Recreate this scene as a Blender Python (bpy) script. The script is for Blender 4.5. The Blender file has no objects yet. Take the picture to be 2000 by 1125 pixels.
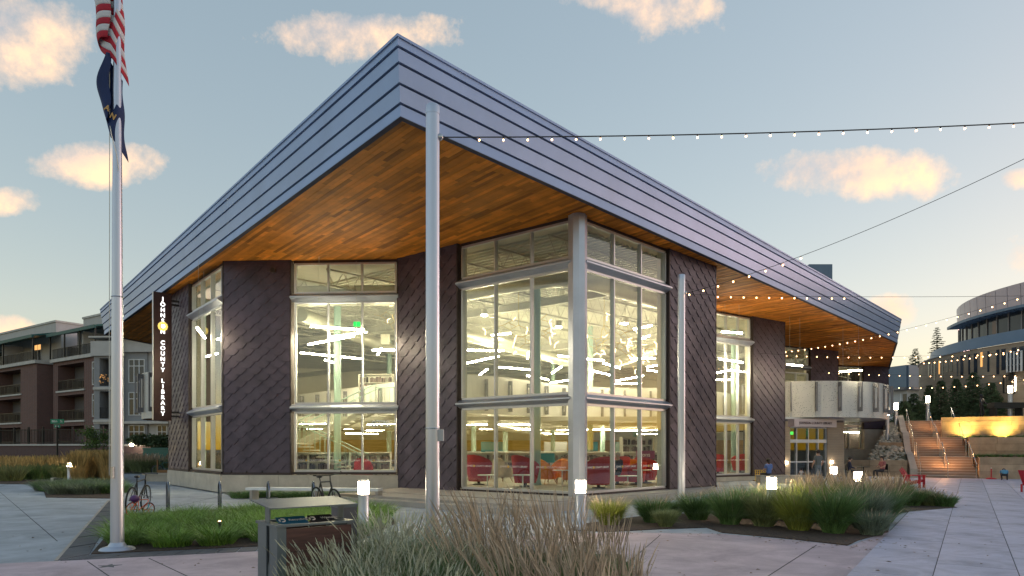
import bpy, bmesh, math, random
import numpy as np
from mathutils import Vector, Matrix
R = math.radians
rnd = random.Random(7)
scene = bpy.context.scene
COL = scene.collection

# ------------------------------------------------------------------ camera
F, H, HY, CX = 1300.0, 1.75, 877.0, 1000.0        # focal length in photo pixels, eye height, horizon row, centre column
cam_d = bpy.data.cameras.new('camera'); cam = bpy.data.objects.new('camera', cam_d); COL.objects.link(cam)
cam.location = (0, 0, H); cam.rotation_euler = (R(90), 0, 0)
cam_d.sensor_width = 36; cam_d.lens = F / 2000 * 36; cam_d.shift_y = (HY - 562.5) / 2000
cam_d.clip_start = .05; cam_d.clip_end = 3000
scene.camera = cam

# ------------------------------------------------------------------ sky and sun
SUN_AZ, SUN_EL = 66, 3.0          # degrees clockwise from the view direction (+Y), low dusk sun beyond the right of the frame
world = bpy.data.worlds.new('World'); scene.world = world; world.use_nodes = True
nt = world.node_tree; nt.nodes.clear()
def wn(t, **k):
    n = nt.nodes.new(t)
    for a, b in k.items(): setattr(n, a, b)
    return n
def wl(a, b): nt.links.new(a, b)
def wmath(op, a, b=None, clamp=False):
    n = wn('ShaderNodeMath', operation=op, use_clamp=clamp)
    for i, v in enumerate((a, b)):
        if v is None: continue
        if hasattr(v, 'is_linked'): wl(v, n.inputs[i])
        else: n.inputs[i].default_value = v
    return n.outputs[0]
sky = wn('ShaderNodeTexSky', sky_type='NISHITA', sun_disc=False)
sky.sun_elevation = R(SUN_EL); sky.sun_rotation = R(SUN_AZ); sky.altitude = 300
sky.air_density = 1.0; sky.dust_density = .6; sky.ozone_density = 1.6
hsv = wn('ShaderNodeHueSaturation'); hsv.inputs['Saturation'].default_value = 1.58; hsv.inputs['Value'].default_value = 1
gam = wn('ShaderNodeGamma'); gam.inputs['Gamma'].default_value = .42       # narrows the brightness range across the sky
wl(sky.outputs[0], gam.inputs['Color']); wl(gam.outputs[0], hsv.inputs['Color'])
# clouds: puffs placed by direction, broken up with noise
tc = wn('ShaderNodeTexCoord')
nz = wn('ShaderNodeTexNoise'); nz.inputs['Scale'].default_value = 7; nz.inputs['Detail'].default_value = 12; nz.inputs['Roughness'].default_value = .66
wl(tc.outputs['Generated'], nz.inputs['Vector'])
sep = wn('ShaderNodeSeparateXYZ'); wl(tc.outputs['Generated'], sep.inputs[0])
u = wmath('DIVIDE', sep.outputs[0], wmath('MAXIMUM', sep.outputs[1], .05))
v = wmath('DIVIDE', sep.outputs[2], wmath('MAXIMUM', sep.outputs[1], .05))
front = wmath('GREATER_THAN', sep.outputs[1], .06)
du_ = [None]
def puff(px, py, wx, wy, dens):
    cu, cv = (px - CX) / F, (HY - py) / F
    du = wmath('DIVIDE', wmath('SUBTRACT', u, cu), wx / F)
    dv = wmath('DIVIDE', wmath('SUBTRACT', v, cv), wy / F); du_[0] = du
    r2 = wmath('ADD', wmath('MULTIPLY', du, du), wmath('MULTIPLY', dv, dv))
    return wmath('MULTIPLY', wmath('SUBTRACT', 1.0, r2), dens), dv
PUFFS = [(60, 80, 150, 105, 1.0), (25, 60, 90, 60, .9), (190, 318, 150, 44, .95), (700, 68, 190, 54, 1.0), (760, 45, 120, 25, .7), (1290, 15, 145, 72, 1.05),
         (1170, -5, 120, 30, .8), (1665, 340, 215, 56, 1.15), (1745, 352, 110, 28, .7), (1985, 350, 40, 22, .8), (1745, 612, 60, 36, .9), (15, 640, 60, 26, .9), (20, 390, 70, 26, .55), (2050, 500, 130, 40, .5),
         (-420, 200, 220, 90, 1.0), (-900, 420, 300, 80, .8), (2500, 180, 260, 80, 1.0), (1050, -420, 300, 120, .9), (300, -380, 260, 100, .9), (1750, -300, 260, 100, .9), (2300, 560, 240, 40, .8)]
acc = None; shade = None
for p in PUFFS:
    d, dv = puff(*p)
    acc = d if acc is None else wmath('MAXIMUM', acc, d)
    lit = wmath('MULTIPLY', wmath('MAXIMUM', d, 0), wmath('SUBTRACT', wmath('MULTIPLY', du_[0], .6), wmath('MULTIPLY', dv, .5)))
    shade = lit if shade is None else wmath('ADD', shade, lit)
nn = wmath('MULTIPLY', wmath('SUBTRACT', nz.outputs[0], .5), 5.2)
mask = wmath('MULTIPLY', wmath('ADD', acc, nn), 1.0, True)
mask = wmath('MULTIPLY', mask, wmath('GREATER_THAN', acc, -2.0))
mask = wmath('MULTIPLY', mask, front)
mask = wmath('MULTIPLY', mask, .9)
cr = wn('ShaderNodeValToRGB')
cr.color_ramp.elements[0].position = .12; cr.color_ramp.elements[0].color = (.50, .45, .45, 1)
cr.color_ramp.elements[1].position = .58; cr.color_ramp.elements[1].color = (1.14, .75, .45, 1)
wl(wmath('ADD', wmath('MULTIPLY', shade, .35), wmath('ADD', .38, wmath('MULTIPLY', nn, .22))), cr.inputs[0])
SKY_GAIN = 3.9
mulc = wn('ShaderNodeMix', data_type='RGBA', blend_type='MULTIPLY'); mulc.inputs[0].default_value = 1
wl(hsv.outputs[0], mulc.inputs[6]); mulc.inputs[7].default_value = (1.93, 1.64, 1.50, 1)
cl = wn('ShaderNodeMix', data_type='RGBA', blend_type='MULTIPLY'); cl.inputs[0].default_value = 1
wl(cr.outputs[0], cl.inputs[6]); cl.inputs[7].default_value = (SKY_GAIN,) * 3 + (1,)
mx = wn('ShaderNodeMix', data_type='RGBA'); wl(mask, mx.inputs[0]); wl(mulc.outputs[2], mx.inputs[6]); wl(cl.outputs[2], mx.inputs[7])
bg = wn('ShaderNodeBackground'); bg.inputs['Strength'].default_value = .15
wl(mx.outputs[2], bg.inputs['Color'])
wo = wn('ShaderNodeOutputWorld'); wl(bg.outputs[0], wo.inputs['Surface'])

sd = bpy.data.lights.new('sun', 'SUN'); sd.energy = .5; sd.angle = R(18); sd.color = (1, .62, .62)
sun = bpy.data.objects.new('sun', sd); COL.objects.link(sun)
sdir = Vector((math.sin(R(SUN_AZ)) * math.cos(R(SUN_EL)), math.cos(R(SUN_AZ)) * math.cos(R(SUN_EL)), math.sin(R(SUN_EL))))
sun.rotation_euler = (-sdir).to_track_quat('-Z', 'Y').to_euler(); sun.location = sdir * 300

vs = scene.view_settings; vs.view_transform = 'Standard'; vs.look = 'None'; vs.exposure = 1.28; vs.gamma = 1; vs.use_curve_mapping = False
cy = scene.cycles
cy.use_denoising = True
cy.max_bounces = 7; cy.diffuse_bounces = 4; cy.glossy_bounces = 4; cy.transmission_bounces = 4; cy.transparent_max_bounces = 24
cy.caustics_reflective = False; cy.caustics_refractive = False; cy.sample_clamp_indirect = 4; cy.blur_glossy = .5

# ------------------------------------------------------------------ helpers
def P(px, py, Y):                      # a photo pixel at a known distance
    return Vector(((px - CX) / F * Y, Y, H + (HY - py) / F * Y))
def G(px, py, z=0):                    # a photo pixel on level ground z
    Y = F * (H - z) / (py - HY); return Vector(((px - CX) / F * Y, Y, z))
def G2(px, py, z=0): g = G(px, py, z); return (g.x, g.y)
def V2(x, y): return Vector((x, y))
WM = {}
def link(o, parent=None, world=False):
    COL.objects.link(o)
    if parent is not None:
        o.parent = parent
        if world: o.matrix_parent_inverse = WM[parent].inverted()
        WM[o] = Matrix() if world else WM[parent] @ o.matrix_basis
        if world: WM[o] = o.matrix_basis.copy()
    else: WM[o] = o.matrix_basis.copy()
    return o
def tag(o, label=None, cat=None, group=None, kind=None):
    if label: o['label'] = label
    if cat: o['category'] = cat
    if group: o['group'] = group
    if kind: o['kind'] = kind
    return o
def thing(name, label, cat, loc=(0, 0, 0), rotz=0, group=None):
    o = bpy.data.objects.new(name, None); o.location = loc; o.rotation_euler = (0, 0, rotz); o.empty_display_size = .2
    o.matrix_basis = Matrix.Translation(Vector(loc)) @ Matrix.Rotation(rotz, 4, 'Z')
    link(o); return tag(o, label, cat, group)
def copy_tree(o, parent=None):
    c = o.copy(); COL.objects.link(c); c.parent = parent
    for ch in list(o.children): copy_tree(ch, c)
    return c

class Fr:                              # a vertical plane: s along, d outwards, z up
    def __init__(s, A, B, flip=False):
        s.A = V2(*A); d = V2(*B) - s.A; s.L = d.length; s.u = d / s.L
        n = V2(s.u.y, -s.u.x)
        if flip: n = -n
        s.n = n
    def p(s, a, d, z): q = s.A + s.u * a + s.n * d; return (q.x, q.y, z)
    def xy(s, a, d=0): q = s.A + s.u * a + s.n * d; return (q.x, q.y)

class MB:
    def __init__(s): s.v = []; s.f = []; s.c = []; s.cur = .5
    def add(s, vs, fs):
        b = len(s.v); s.v.extend([tuple(q) for q in vs]); s.f.extend([tuple(i + b for i in f) for f in fs]); s.c.extend([s.cur] * len(vs)); return s
    def hexa(s, q):                    # 8 corners: bottom 4, top 4
        return s.add(q, [(0, 3, 2, 1), (4, 5, 6, 7), (0, 1, 5, 4), (1, 2, 6, 5), (2, 3, 7, 6), (3, 0, 4, 7)])
    def box(s, x0, x1, y0, y1, z0, z1, M=None):
        q = [(x0, y0, z0), (x1, y0, z0), (x1, y1, z0), (x0, y1, z0), (x0, y0, z1), (x1, y0, z1), (x1, y1, z1), (x0, y1, z1)]
        if M is not None: q = [tuple(M @ Vector(k)) for k in q]
        return s.hexa(q)
    def fbox(s, fr, s0, s1, d0, d1, z0, z1):
        return s.hexa([fr.p(s0, d0, z0), fr.p(s1, d0, z0), fr.p(s1, d1, z0), fr.p(s0, d1, z0), fr.p(s0, d0, z1), fr.p(s1, d0, z1), fr.p(s1, d1, z1), fr.p(s0, d1, z1)])
    def fprof(s, fr, s0, s1, prof):    # (d, z) outline swept along s
        n = len(prof); q = [fr.p(s0, d, z) for d, z in prof] + [fr.p(s1, d, z) for d, z in prof]
        return s.add(q, [tuple(range(n))[::-1], tuple(range(n, 2 * n))] + [(i, (i + 1) % n, n + (i + 1) % n, n + i) for i in range(n)])
    def prism(s, poly, z0, z1):
        n = len(poly); q = [(p[0], p[1], z0) for p in poly] + [(p[0], p[1], z1) for p in poly]
        return s.add(q, [tuple(range(n))[::-1], tuple(range(n, 2 * n))] + [(i, (i + 1) % n, n + (i + 1) % n, n + i) for i in range(n)])
    def tube(s, a, b, r0, r1=None, n=8, cap=True):
        a = Vector(a); b = Vector(b); r1 = r0 if r1 is None else r1
        d = (b - a); d = d.normalized() if d.length > 1e-9 else Vector((0, 0, 1))
        x = d.orthogonal().normalized(); y = d.cross(x)
        q = []
        for c, r in ((a, r0), (b, r1)):
            for i in range(n):
                t = 2 * math.pi * i / n; q.append(c + x * (r * math.cos(t)) + y * (r * math.sin(t)))
        fs = [(i, (i + 1) % n, n + (i + 1) % n, n + i) for i in range(n)]
        if cap: fs += [tuple(range(n))[::-1], tuple(range(n, 2 * n))]
        return s.add(q, fs)
    def path(s, pts, r, n=8, closed=False):
        pts = [Vector(p) for p in pts]; m = len(pts); rings = []
        rr = r if isinstance(r, (list, tuple)) else [r] * m
        x = None
        for i, p in enumerate(pts):
            if closed: d = pts[(i + 1) % m] - pts[i - 1]
            else: d = pts[min(i + 1, m - 1)] - pts[max(i - 1, 0)]
            d = d.normalized() if d.length > 1e-9 else Vector((0, 0, 1))
            x = d.orthogonal().normalized() if x is None else (x - d * x.dot(d)).normalized()
            y = d.cross(x)
            rings += [p + x * (rr[i] * math.cos(2 * math.pi * k / n)) + y * (rr[i] * math.sin(2 * math.pi * k / n)) for k in range(n)]
        fs = []
        for i in range(m if closed else m - 1):
            j = (i + 1) % m
            fs += [(i * n + k, i * n + (k + 1) % n, j * n + (k + 1) % n, j * n + k) for k in range(n)]
        if not closed: fs += [tuple(range(n))[::-1], tuple(range((m - 1) * n, m * n))]
        return s.add(rings, fs)
    def lathe(s, prof, n=20, c=(0, 0, 0), a0=0, a1=2 * math.pi):
        full = abs(a1 - a0) > 6.28; k = n if full else n + 1; q = []
        for r, z in prof:
            for i in range(k):
                t = a0 + (a1 - a0) * i / n; q.append((c[0] + r * math.cos(t), c[1] + r * math.sin(t), c[2] + z))
        fs = []
        for j in range(len(prof) - 1):
            for i in range(n):
                i2 = (i + 1) % k; fs.append((j * k + i, j * k + i2, (j + 1) * k + i2, (j + 1) * k + i))
        if full:
            if prof[0][0] > 1e-6: fs.append(tuple(range(k))[::-1])
            if prof[-1][0] > 1e-6: fs.append(tuple(range((len(prof) - 1) * k, len(prof) * k)))
        return s.add(q, fs)
    def quad(s, a, b, c, d): return s.add([a, b, c, d], [(0, 1, 2, 3)])
    def ball(s, c, r, n=8, m=6, sc=(1, 1, 1)):
        prof = [(math.sin(math.pi * j / m), -math.cos(math.pi * j / m)) for j in range(m + 1)]
        b = len(s.v); s.lathe(prof, n)
        for i in range(b, len(s.v)):
            x, y, z = s.v[i]; s.v[i] = (c[0] + x * r * sc[0], c[1] + y * r * sc[1], c[2] + z * r * sc[2])
        return s
    def mesh(s, name, smooth=False, fix=True, attr=False):
        me = bpy.data.meshes.new(name); me.from_pydata(s.v, [], s.f)
        if attr:
            a = me.attributes.new('rnd', 'FLOAT', 'POINT'); a.data.foreach_set('value', s.c)
        if fix:
            bm = bmesh.new(); bm.from_mesh(me); bmesh.ops.recalc_face_normals(bm, faces=bm.faces); bm.to_mesh(me); bm.free()
        if smooth:
            me.shade_smooth(); me.set_sharp_from_angle(angle=R(38))
        me.update(); return me
def obj(name, mb, mat=None, parent=None, world=False, smooth=False, fix=True, attr=False, loc=None):
    me = mb.mesh(name, smooth, fix, attr) if isinstance(mb, MB) else mb
    o = bpy.data.objects.new(name, me)
    if mat and not me.materials: me.materials.append(mat)
    if loc is not None: o.location = loc; o.matrix_basis = Matrix.Translation(Vector(loc))
    return link(o, parent, world)
def struct(name, mb, mat, **k): return tag(obj(name, mb, mat, **k), kind='structure')
def text_mesh(txt, size, depth=.004, space=1.0, align='CENTER', bold=0.0):
    c = bpy.data.curves.new('lettering', 'FONT'); c.body = txt; c.size = size; c.extrude = depth; c.align_x = align; c.align_y = 'CENTER'; c.space_character = space; c.offset = bold
    o = bpy.data.objects.new('lettering', c); COL.objects.link(o)
    dg = bpy.context.evaluated_depsgraph_get(); me = bpy.data.meshes.new_from_object(o.evaluated_get(dg))
    bpy.data.objects.remove(o); me.name = 'lettering'; me.materials.clear(); return me
def place_text(name, me, mat, origin, right, parent, up=(0, 0, 1)):   # text plane spanned by right and up
    r = Vector(right).normalized(); u_ = Vector(up); n = r.cross(u_)
    m = Matrix(((r.x, u_.x, n.x, origin[0]), (r.y, u_.y, n.y, origin[1]), (r.z, u_.z, n.z, origin[2]), (0, 0, 0, 1)))
    me = me.copy(); me.transform(m); return obj(name, me, mat, parent, world=True)

# ------------------------------------------------------------------ materials
def mat(name, col, rough=.6, metal=0., var=.12, scale=2., bump=0., bscale=60., emis=None, spec=.5, attr=0., objvar=0., detail=5, stretch=None, col2=None, speck=0., stain=0.):
    m = bpy.data.materials.new(name); m.use_nodes = True; t = m.node_tree; b = t.nodes['Principled BSDF']
    L = t.links.new
    b.inputs['Roughness'].default_value = rough; b.inputs['Metallic'].default_value = metal; b.inputs['Specular IOR Level'].default_value = spec
    co = t.nodes.new('ShaderNodeTexCoord'); src = co.outputs['Object']
    if stretch:
        mp = t.nodes.new('ShaderNodeMapping'); mp.inputs['Scale'].default_value = stretch; L(src, mp.inputs[0]); src = mp.outputs[0]
    nz = t.nodes.new('ShaderNodeTexNoise'); nz.inputs['Scale'].default_value = scale; nz.inputs['Detail'].default_value = detail; nz.inputs['Roughness'].default_value = .6
    L(src, nz.inputs['Vector'])
    rp = t.nodes.new('ShaderNodeValToRGB'); e = rp.color_ramp.elements
    c1 = col2 or tuple(min(1, c * (1 + var)) for c in col); c0 = col if col2 else tuple(c * (1 - var) for c in col)
    e[0].position = .3; e[0].color = (*c0, 1); e[1].position = .7; e[1].color = (*c1, 1)
    L(nz.outputs[0], rp.inputs[0]); out = rp.outputs[0]
    def mult(out, fac, lo, hi):
        mr = t.nodes.new('ShaderNodeMapRange'); mr.inputs['To Min'].default_value = lo; mr.inputs['To Max'].default_value = hi; L(fac, mr.inputs['Value'])
        mx = t.nodes.new('ShaderNodeMix'); mx.data_type = 'RGBA'; mx.blend_type = 'MULTIPLY'; mx.inputs[0].default_value = 1
        L(out, mx.inputs[6]); L(mr.outputs[0], mx.inputs[7]); return mx.outputs[2]
    if attr:
        a = t.nodes.new('ShaderNodeAttribute'); a.attribute_name = 'rnd'; out = mult(out, a.outputs['Fac'], 1 - attr, 1 + attr)
    if objvar:
        a = t.nodes.new('ShaderNodeObjectInfo'); out = mult(out, a.outputs['Random'], 1 - objvar, 1 + objvar)
    if stain:
        sn = t.nodes.new('ShaderNodeTexNoise'); sn.inputs['Scale'].default_value = .9; sn.inputs['Detail'].default_value = 8; sn.inputs['Roughness'].default_value = .7; sn.inputs['Distortion'].default_value = .6; L(src, sn.inputs['Vector'])
        sr = t.nodes.new('ShaderNodeValToRGB'); sr.color_ramp.elements[0].position = .36; sr.color_ramp.elements[1].position = .6; L(sn.outputs[0], sr.inputs[0]); out = mult(out, sr.outputs[0], 1 - stain, 1 + stain * .35)
        rr = t.nodes.new('ShaderNodeMapRange'); rr.inputs['From Min'].default_value = .3; rr.inputs['From Max'].default_value = .7; rr.inputs['To Min'].default_value = rough * 1.2; rr.inputs['To Max'].default_value = rough * .68; L(sn.outputs[0], rr.inputs['Value']); L(rr.outputs[0], b.inputs['Roughness'])
    if speck:
        s2 = t.nodes.new('ShaderNodeTexNoise'); s2.inputs['Scale'].default_value = 90; s2.inputs['Detail'].default_value = 3; L(src, s2.inputs['Vector'])
        out = mult(out, s2.outputs[0], 1 - speck, 1 + speck)
    L(out, b.inputs['Base Color'])
    if bump:
        bn = t.nodes.new('ShaderNodeTexNoise'); bn.inputs['Scale'].default_value = bscale; bn.inputs['Detail'].default_value = 4; L(src, bn.inputs['Vector'])
        bp = t.nodes.new('ShaderNodeBump'); bp.inputs['Strength'].default_value = bump; bp.inputs['Distance'].default_value = .01
        L(bn.outputs[0], bp.inputs['Height']); L(bp.outputs[0], b.inputs['Normal'])
    if emis:
        b.inputs['Emission Color'].default_value = (*emis[0], 1); b.inputs['Emission Strength'].default_value = emis[1]
    return m
def glow(name, col, s):
    m = bpy.data.materials.new(name); m.use_nodes = True; t = m.node_tree; t.nodes.clear()
    e = t.nodes.new('ShaderNodeEmission'); e.inputs[0].default_value = (*col, 1); e.inputs[1].default_value = s
    o = t.nodes.new('ShaderNodeOutputMaterial'); t.links.new(e.outputs[0], o.inputs[0]); return m
def glass(name, tint=(.93, .96, .94), base=.055, gain=1.0, rough=0.0):
    m = bpy.data.materials.new(name); m.use_nodes = True; t = m.node_tree; t.nodes.clear(); L = t.links.new
    tr = t.nodes.new('ShaderNodeBsdfTransparent'); tr.inputs[0].default_value = (*tint, 1)
    gl = t.nodes.new('ShaderNodeBsdfGlossy'); gl.inputs['Roughness'].default_value = rough; gl.inputs[0].default_value = (.95, .97, 1, 1)
    fr = t.nodes.new('ShaderNodeLayerWeight'); fr.inputs[0].default_value = .5
    pw = t.nodes.new('ShaderNodeMath'); pw.operation = 'POWER'; pw.inputs[1].default_value = 4.5; L(fr.outputs['Facing'], pw.inputs[0])
    ma = t.nodes.new('ShaderNodeMath'); ma.operation = 'MULTIPLY_ADD'; ma.inputs[1].default_value = gain; ma.inputs[2].default_value = base; ma.use_clamp = True; L(pw.outputs[0], ma.inputs[0])
    mx = t.nodes.new('ShaderNodeMixShader'); L(ma.outputs[0], mx.inputs[0]); L(tr.outputs[0], mx.inputs[1]); L(gl.outputs[0], mx.inputs[2])
    o = t.nodes.new('ShaderNodeOutputMaterial'); L(mx.outputs[0], o.inputs[0]); return m
def brick_mat(name, c1, c2, mortar, scale=1.0, rough=.85, axes='XZ'):
    m = mat(name, c1, rough); t = m.node_tree; b = t.nodes['Principled BSDF']; L = t.links.new
    co = t.nodes.new('ShaderNodeTexCoord'); sp = t.nodes.new('ShaderNodeSeparateXYZ'); L(co.outputs['Object'], sp.inputs[0])
    ad = t.nodes.new('ShaderNodeMath'); ad.operation = 'ADD'; L(sp.outputs[0], ad.inputs[0]); L(sp.outputs[1], ad.inputs[1])
    cb = t.nodes.new('ShaderNodeCombineXYZ'); L(ad.outputs[0], cb.inputs[0]); L(sp.outputs[2], cb.inputs[1])
    br = t.nodes.new('ShaderNodeTexBrick'); br.inputs['Scale'].default_value = scale; br.inputs['Color1'].default_value = (*c1, 1); br.inputs['Color2'].default_value = (*c2, 1); br.inputs['Mortar'].default_value = (*mortar, 1)
    br.inputs['Mortar Size'].default_value = .012; br.inputs['Brick Width'].default_value = .23; br.inputs['Row Height'].default_value = .075
    L(cb.outputs[0], br.inputs['Vector']); L(br.outputs[0], b.inputs['Base Color']); return m

M = {}
M['metal'] = mat('painted_metal', (.52, .56, .66), .36, .7, .06, 1.5)
M['fascia'] = mat('fascia_metal', (.33, .43, .65), .45, .4, .07, .7, objvar=.05)
M['edge_matte'] = mat('matte_glint_cover', (.10, .10, .12), .95, 0, spec=0.)
M['gap'] = mat('dark_gap', (.02, .02, .022), .7)
M['frame'] = mat('window_frame_metal', (.55, .56, .60), .35, .7, .04, 2)
M['pole'] = mat('brushed_pole', (.56, .60, .70), .32, .7, .05, 6, stretch=(1, 1, .08))
M['shingle'] = mat('shingle_metal', (.082, .061, .088), .5, .15, .2, 2.2, objvar=.22, bump=.08, bscale=18, stain=.25)
M['shingle_back'] = mat('shingle_backing', (.035, .026, .028), .6)
M['trim_dark'] = mat('dark_trim', (.055, .04, .042), .5, .3)
M['plank'] = mat('soffit_wood', (.52, .18, .022), .7, 0, .25, 3.5, attr=.5, spec=.2, stretch=(.35, .35, .35), bump=.06, bscale=30)
M['limestone'] = mat('limestone', (.52, .47, .40), .85, 0, .16, 1.7, bump=.5, bscale=14, speck=.15)
M['platform'] = mat('platform_concrete', (.42, .38, .34), .85, 0, .14, 1.3, bump=.2, speck=.15)
M['concrete'] = mat('concrete', (.37, .41, .47), .75, 0, .13, .55, bump=.25, bscale=80, speck=.16, detail=9, stain=.22)
M['walk'] = mat('walk_concrete', (.52, .415, .46), .75, 0, .15, .5, bump=.25, bscale=80, speck=.2, detail=9, stain=.22)
M['slab'] = mat('plaza_slab', (.46, .45, .58), .55, 0, .16, .8, bump=.2, bscale=70, speck=.16, objvar=.1, detail=8, stain=.28)
M['paver'] = mat('dark_paver', (.10, .105, .12), .75, 0, .2, 3, bump=.3, speck=.2, objvar=.12)
M['soil'] = mat('soil_mulch', (.065, .045, .035), .95, 0, .5, 16, bump=1., bscale=40)
M['asphalt'] = mat('asphalt', (.06, .06, .065), .85, 0, .2, 1, bump=.3, bscale=90)
M['earth'] = mat('earth', (.10, .10, .06), .95, 0, .3, .3)
M['glass'] = glass('window_glass')
M['darkglass'] = mat('dark_window_glass', (.035, .045, .06), .08, 0, .2, 1, spec=.6)
M['cream'] = mat('cream_wall', (.68, .65, .54), .8, 0, .05, 1)
M['deck'] = mat('roof_deck', (.58, .57, .50), .6, 0, .08, 1)
M['steel'] = mat('joist_steel', (.46, .45, .40), .5, .1, .05, 2)
M['duct'] = mat('duct_metal', (.48, .47, .40), .4, .5, .06, 4)
M['column'] = mat('teal_column', (.33, .47, .42), .45, 0, .04, 2)
M['carpet'] = mat('carpet', (.36, .33, .26), .95, 0, .2, 8, bump=.3)
M['wood_wall'] = mat('wood_wall', (.50, .33, .14), .5, 0, .25, 2.2, stretch=(.4, .4, 5))
M['white'] = mat('white_laminate', (.72, .70, .62), .5, 0, .03, 2)
M['panel'] = mat('balcony_panel', (.66, .65, .62), .45, 0, .05, 1.5)
M['fin'] = mat('fin_metal', (.20, .20, .22), .45, .5)
M['red'] = mat('red_fabric', (.36, .02, .025), .8, 0, .1, 6, bump=.2)
M['red_bright'] = mat('bright_red_fabric', (.55, .04, .03), .8, 0, .1, 6)
M['orange'] = mat('orange_fabric', (.72, .22, .03), .8, 0, .1, 6, bump=.2)
M['tan'] = mat('tan_fabric', (.42, .36, .26), .85, 0, .1, 6)
M['leg_wood'] = mat('leg_wood', (.30, .15, .06), .5)
M['book'] = mat('books', (.15, .11, .10), .7, 0, .5, 30, attr=.9)
M['lamp'] = glow('lamp_white_glow', (1, .85, .55), 80)
M['lamp_lo'] = glow('lamp_low_glow', (1, .84, .55), 75)
M['tip'] = glow('chandelier_glow', (1, .74, .38), 3.0)
M['brass'] = mat('brass', (.55, .42, .18), .3, .9)
M['bollard_glow'] = glow('bollard_glow', (1, .80, .55), 40)
M['post_glow'] = glow('lamp_post_glow', (1, .82, .58), 10)
M['bulb'] = glow('bulb_glow', (1, .52, .22), 6)
M['cable'] = mat('cable', (.03, .03, .035), .7)
M['black'] = mat('black_metal', (.02, .02, .022), .45, .3)
M['exit'] = glow('exit_green', (.0, .9, .10), .7)
M['sign_white'] = glow('sign_letters', (1, .98, .95), 1.6)
M['sign_gold'] = glow('sign_emblem', (1, .70, .16), .55)
M['decal'] = mat('vinyl_decal', (.85, .84, .8), .6)
M['gold'] = mat('gold_vinyl', (.75, .5, .08), .6)
M['sign_brown'] = mat('sign_brown', (.05, .022, .022), .4, .4)
M['purple'] = mat('purple_sign', (.22, .02, .10), .6)
M['teal'] = mat('teal_panel', (.02, .16, .20), .6)
M['bin_metal'] = mat('bin_metal', (.17, .20, .22), .45, .5, .08, 4, bump=.05, bscale=200)
M['bin_wood'] = mat('bin_plank', (.105, .048, .038), .6, 0, .35, 5, stretch=(.6, .6, 6), objvar=.15, bump=.15, bscale=40)
M['label_blue'] = mat('blue_label', (.01, .13, .23), .5)
M['label_black'] = mat('black_label', (.02, .02, .022), .5)
M['rack'] = mat('rack_steel', (.16, .19, .25), .25, .8)
M['red_chair'] = mat('red_plastic', (.50, .015, .03), .45)
M['brick'] = brick_mat('red_brick', (.17, .065, .055), (.12, .05, .045), (.2, .17, .16))
M['brick_dk'] = brick_mat('dark_brick', (.13, .06, .055), (.09, .045, .045), (.17, .15, .15))
M['stucco'] = mat('grey_stucco', (.30, .31, .33), .9, 0, .06, 2, bump=.1)
M['stucco_lt'] = mat('pale_stucco', (.52, .52, .52), .9, 0, .06, 2)
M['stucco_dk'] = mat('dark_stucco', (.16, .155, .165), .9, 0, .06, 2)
M['cornice'] = mat('pale_cornice', (.56, .55, .53), .8)
M['awning'] = mat('green_awning', (.02, .10, .10), .5, .3)
M['white_frame'] = mat('white_window_frame', (.72, .74, .76), .5)
M['lit_window'] = glow('warm_lit_pane', (1, .5, .16), .5)
M['hedge'] = mat('hedge_leaves', (.05, .085, .03), .8, 0, .4, 9)
M['street_green'] = mat('street_sign_green', (.0, .22, .12), .5)
M['civic_stone'] = mat('civic_stone', (.36, .29, .22), .85, 0, .22, .35, speck=.12, stretch=(1, 1, 2.5))
M['civic_blue'] = mat('blue_metal_panel', (.13, .19, .28), .4, .4, .06, 1)
M['civic_pale'] = mat('pale_metal_panel', (.42, .38, .46), .35, .5, .1, .4)
M['tan_stone'] = mat('tan_stone_block', (.40, .30, .21), .85, 0, .2, 2, bump=.5, bscale=12, objvar=.14)
M['stair'] = mat('stair_concrete', (.30, .23, .19), .8, 0, .12, 2, speck=.12)
M['rock'] = mat('rip_rap', (.46, .42, .36), .9, 0, .3, 4, bump=.6, bscale=10)
M['rail'] = mat('stainless_rail', (.55, .56, .58), .25, .9)
M['bronze'] = mat('bronze', (.045, .04, .045), .35, .7)
M['bark'] = mat('bark', (.10, .075, .055), .9, 0, .3, 8, bump=.5)
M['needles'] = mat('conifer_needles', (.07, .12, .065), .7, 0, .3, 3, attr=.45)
M['leaf'] = mat('tree_leaf', (.09, .16, .03), .6, 0, .3, 3, attr=.45)
M['sedge'] = mat('green_sedge', (.17, .31, .05), .5, 0, .25, 1.5, attr=.5)
M['grass_dk'] = mat('dark_green_grass', (.13, .23, .075), .5, 0, .25, 1.5, attr=.5)
M['grass_olive'] = mat('olive_grass', (.22, .26, .11), .55, 0, .25, 1.5, attr=.45)
M['grass_lime'] = mat('lime_grass', (.30, .34, .07), .55, 0, .25, 1.5, attr=.4)
M['sage'] = mat('sage_leaves', (.21, .26, .19), .7, 0, .25, 1.5, attr=.45)
M['plume'] = mat('seed_plume', (.58, .46, .34), .8, 0, .2, 2, attr=.35)
M['plume_pale'] = mat('pale_seed_head', (.58, .57, .43), .8, 0, .2, 2, attr=.35)
M['plume_gold'] = mat('golden_plume', (.55, .40, .17), .8, 0, .2, 2, attr=.35)
M['skin'] = mat('skin', (.48, .28, .2), .5); M['hair'] = mat('dark_hair', (.03, .02, .016), .6); M['hair_grey'] = mat('grey_hair', (.35, .32, .28), .6)
def cloth(n, c): M[n] = mat(n, c, .85, 0, .12, 14, bump=.2); return M[n]
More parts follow.
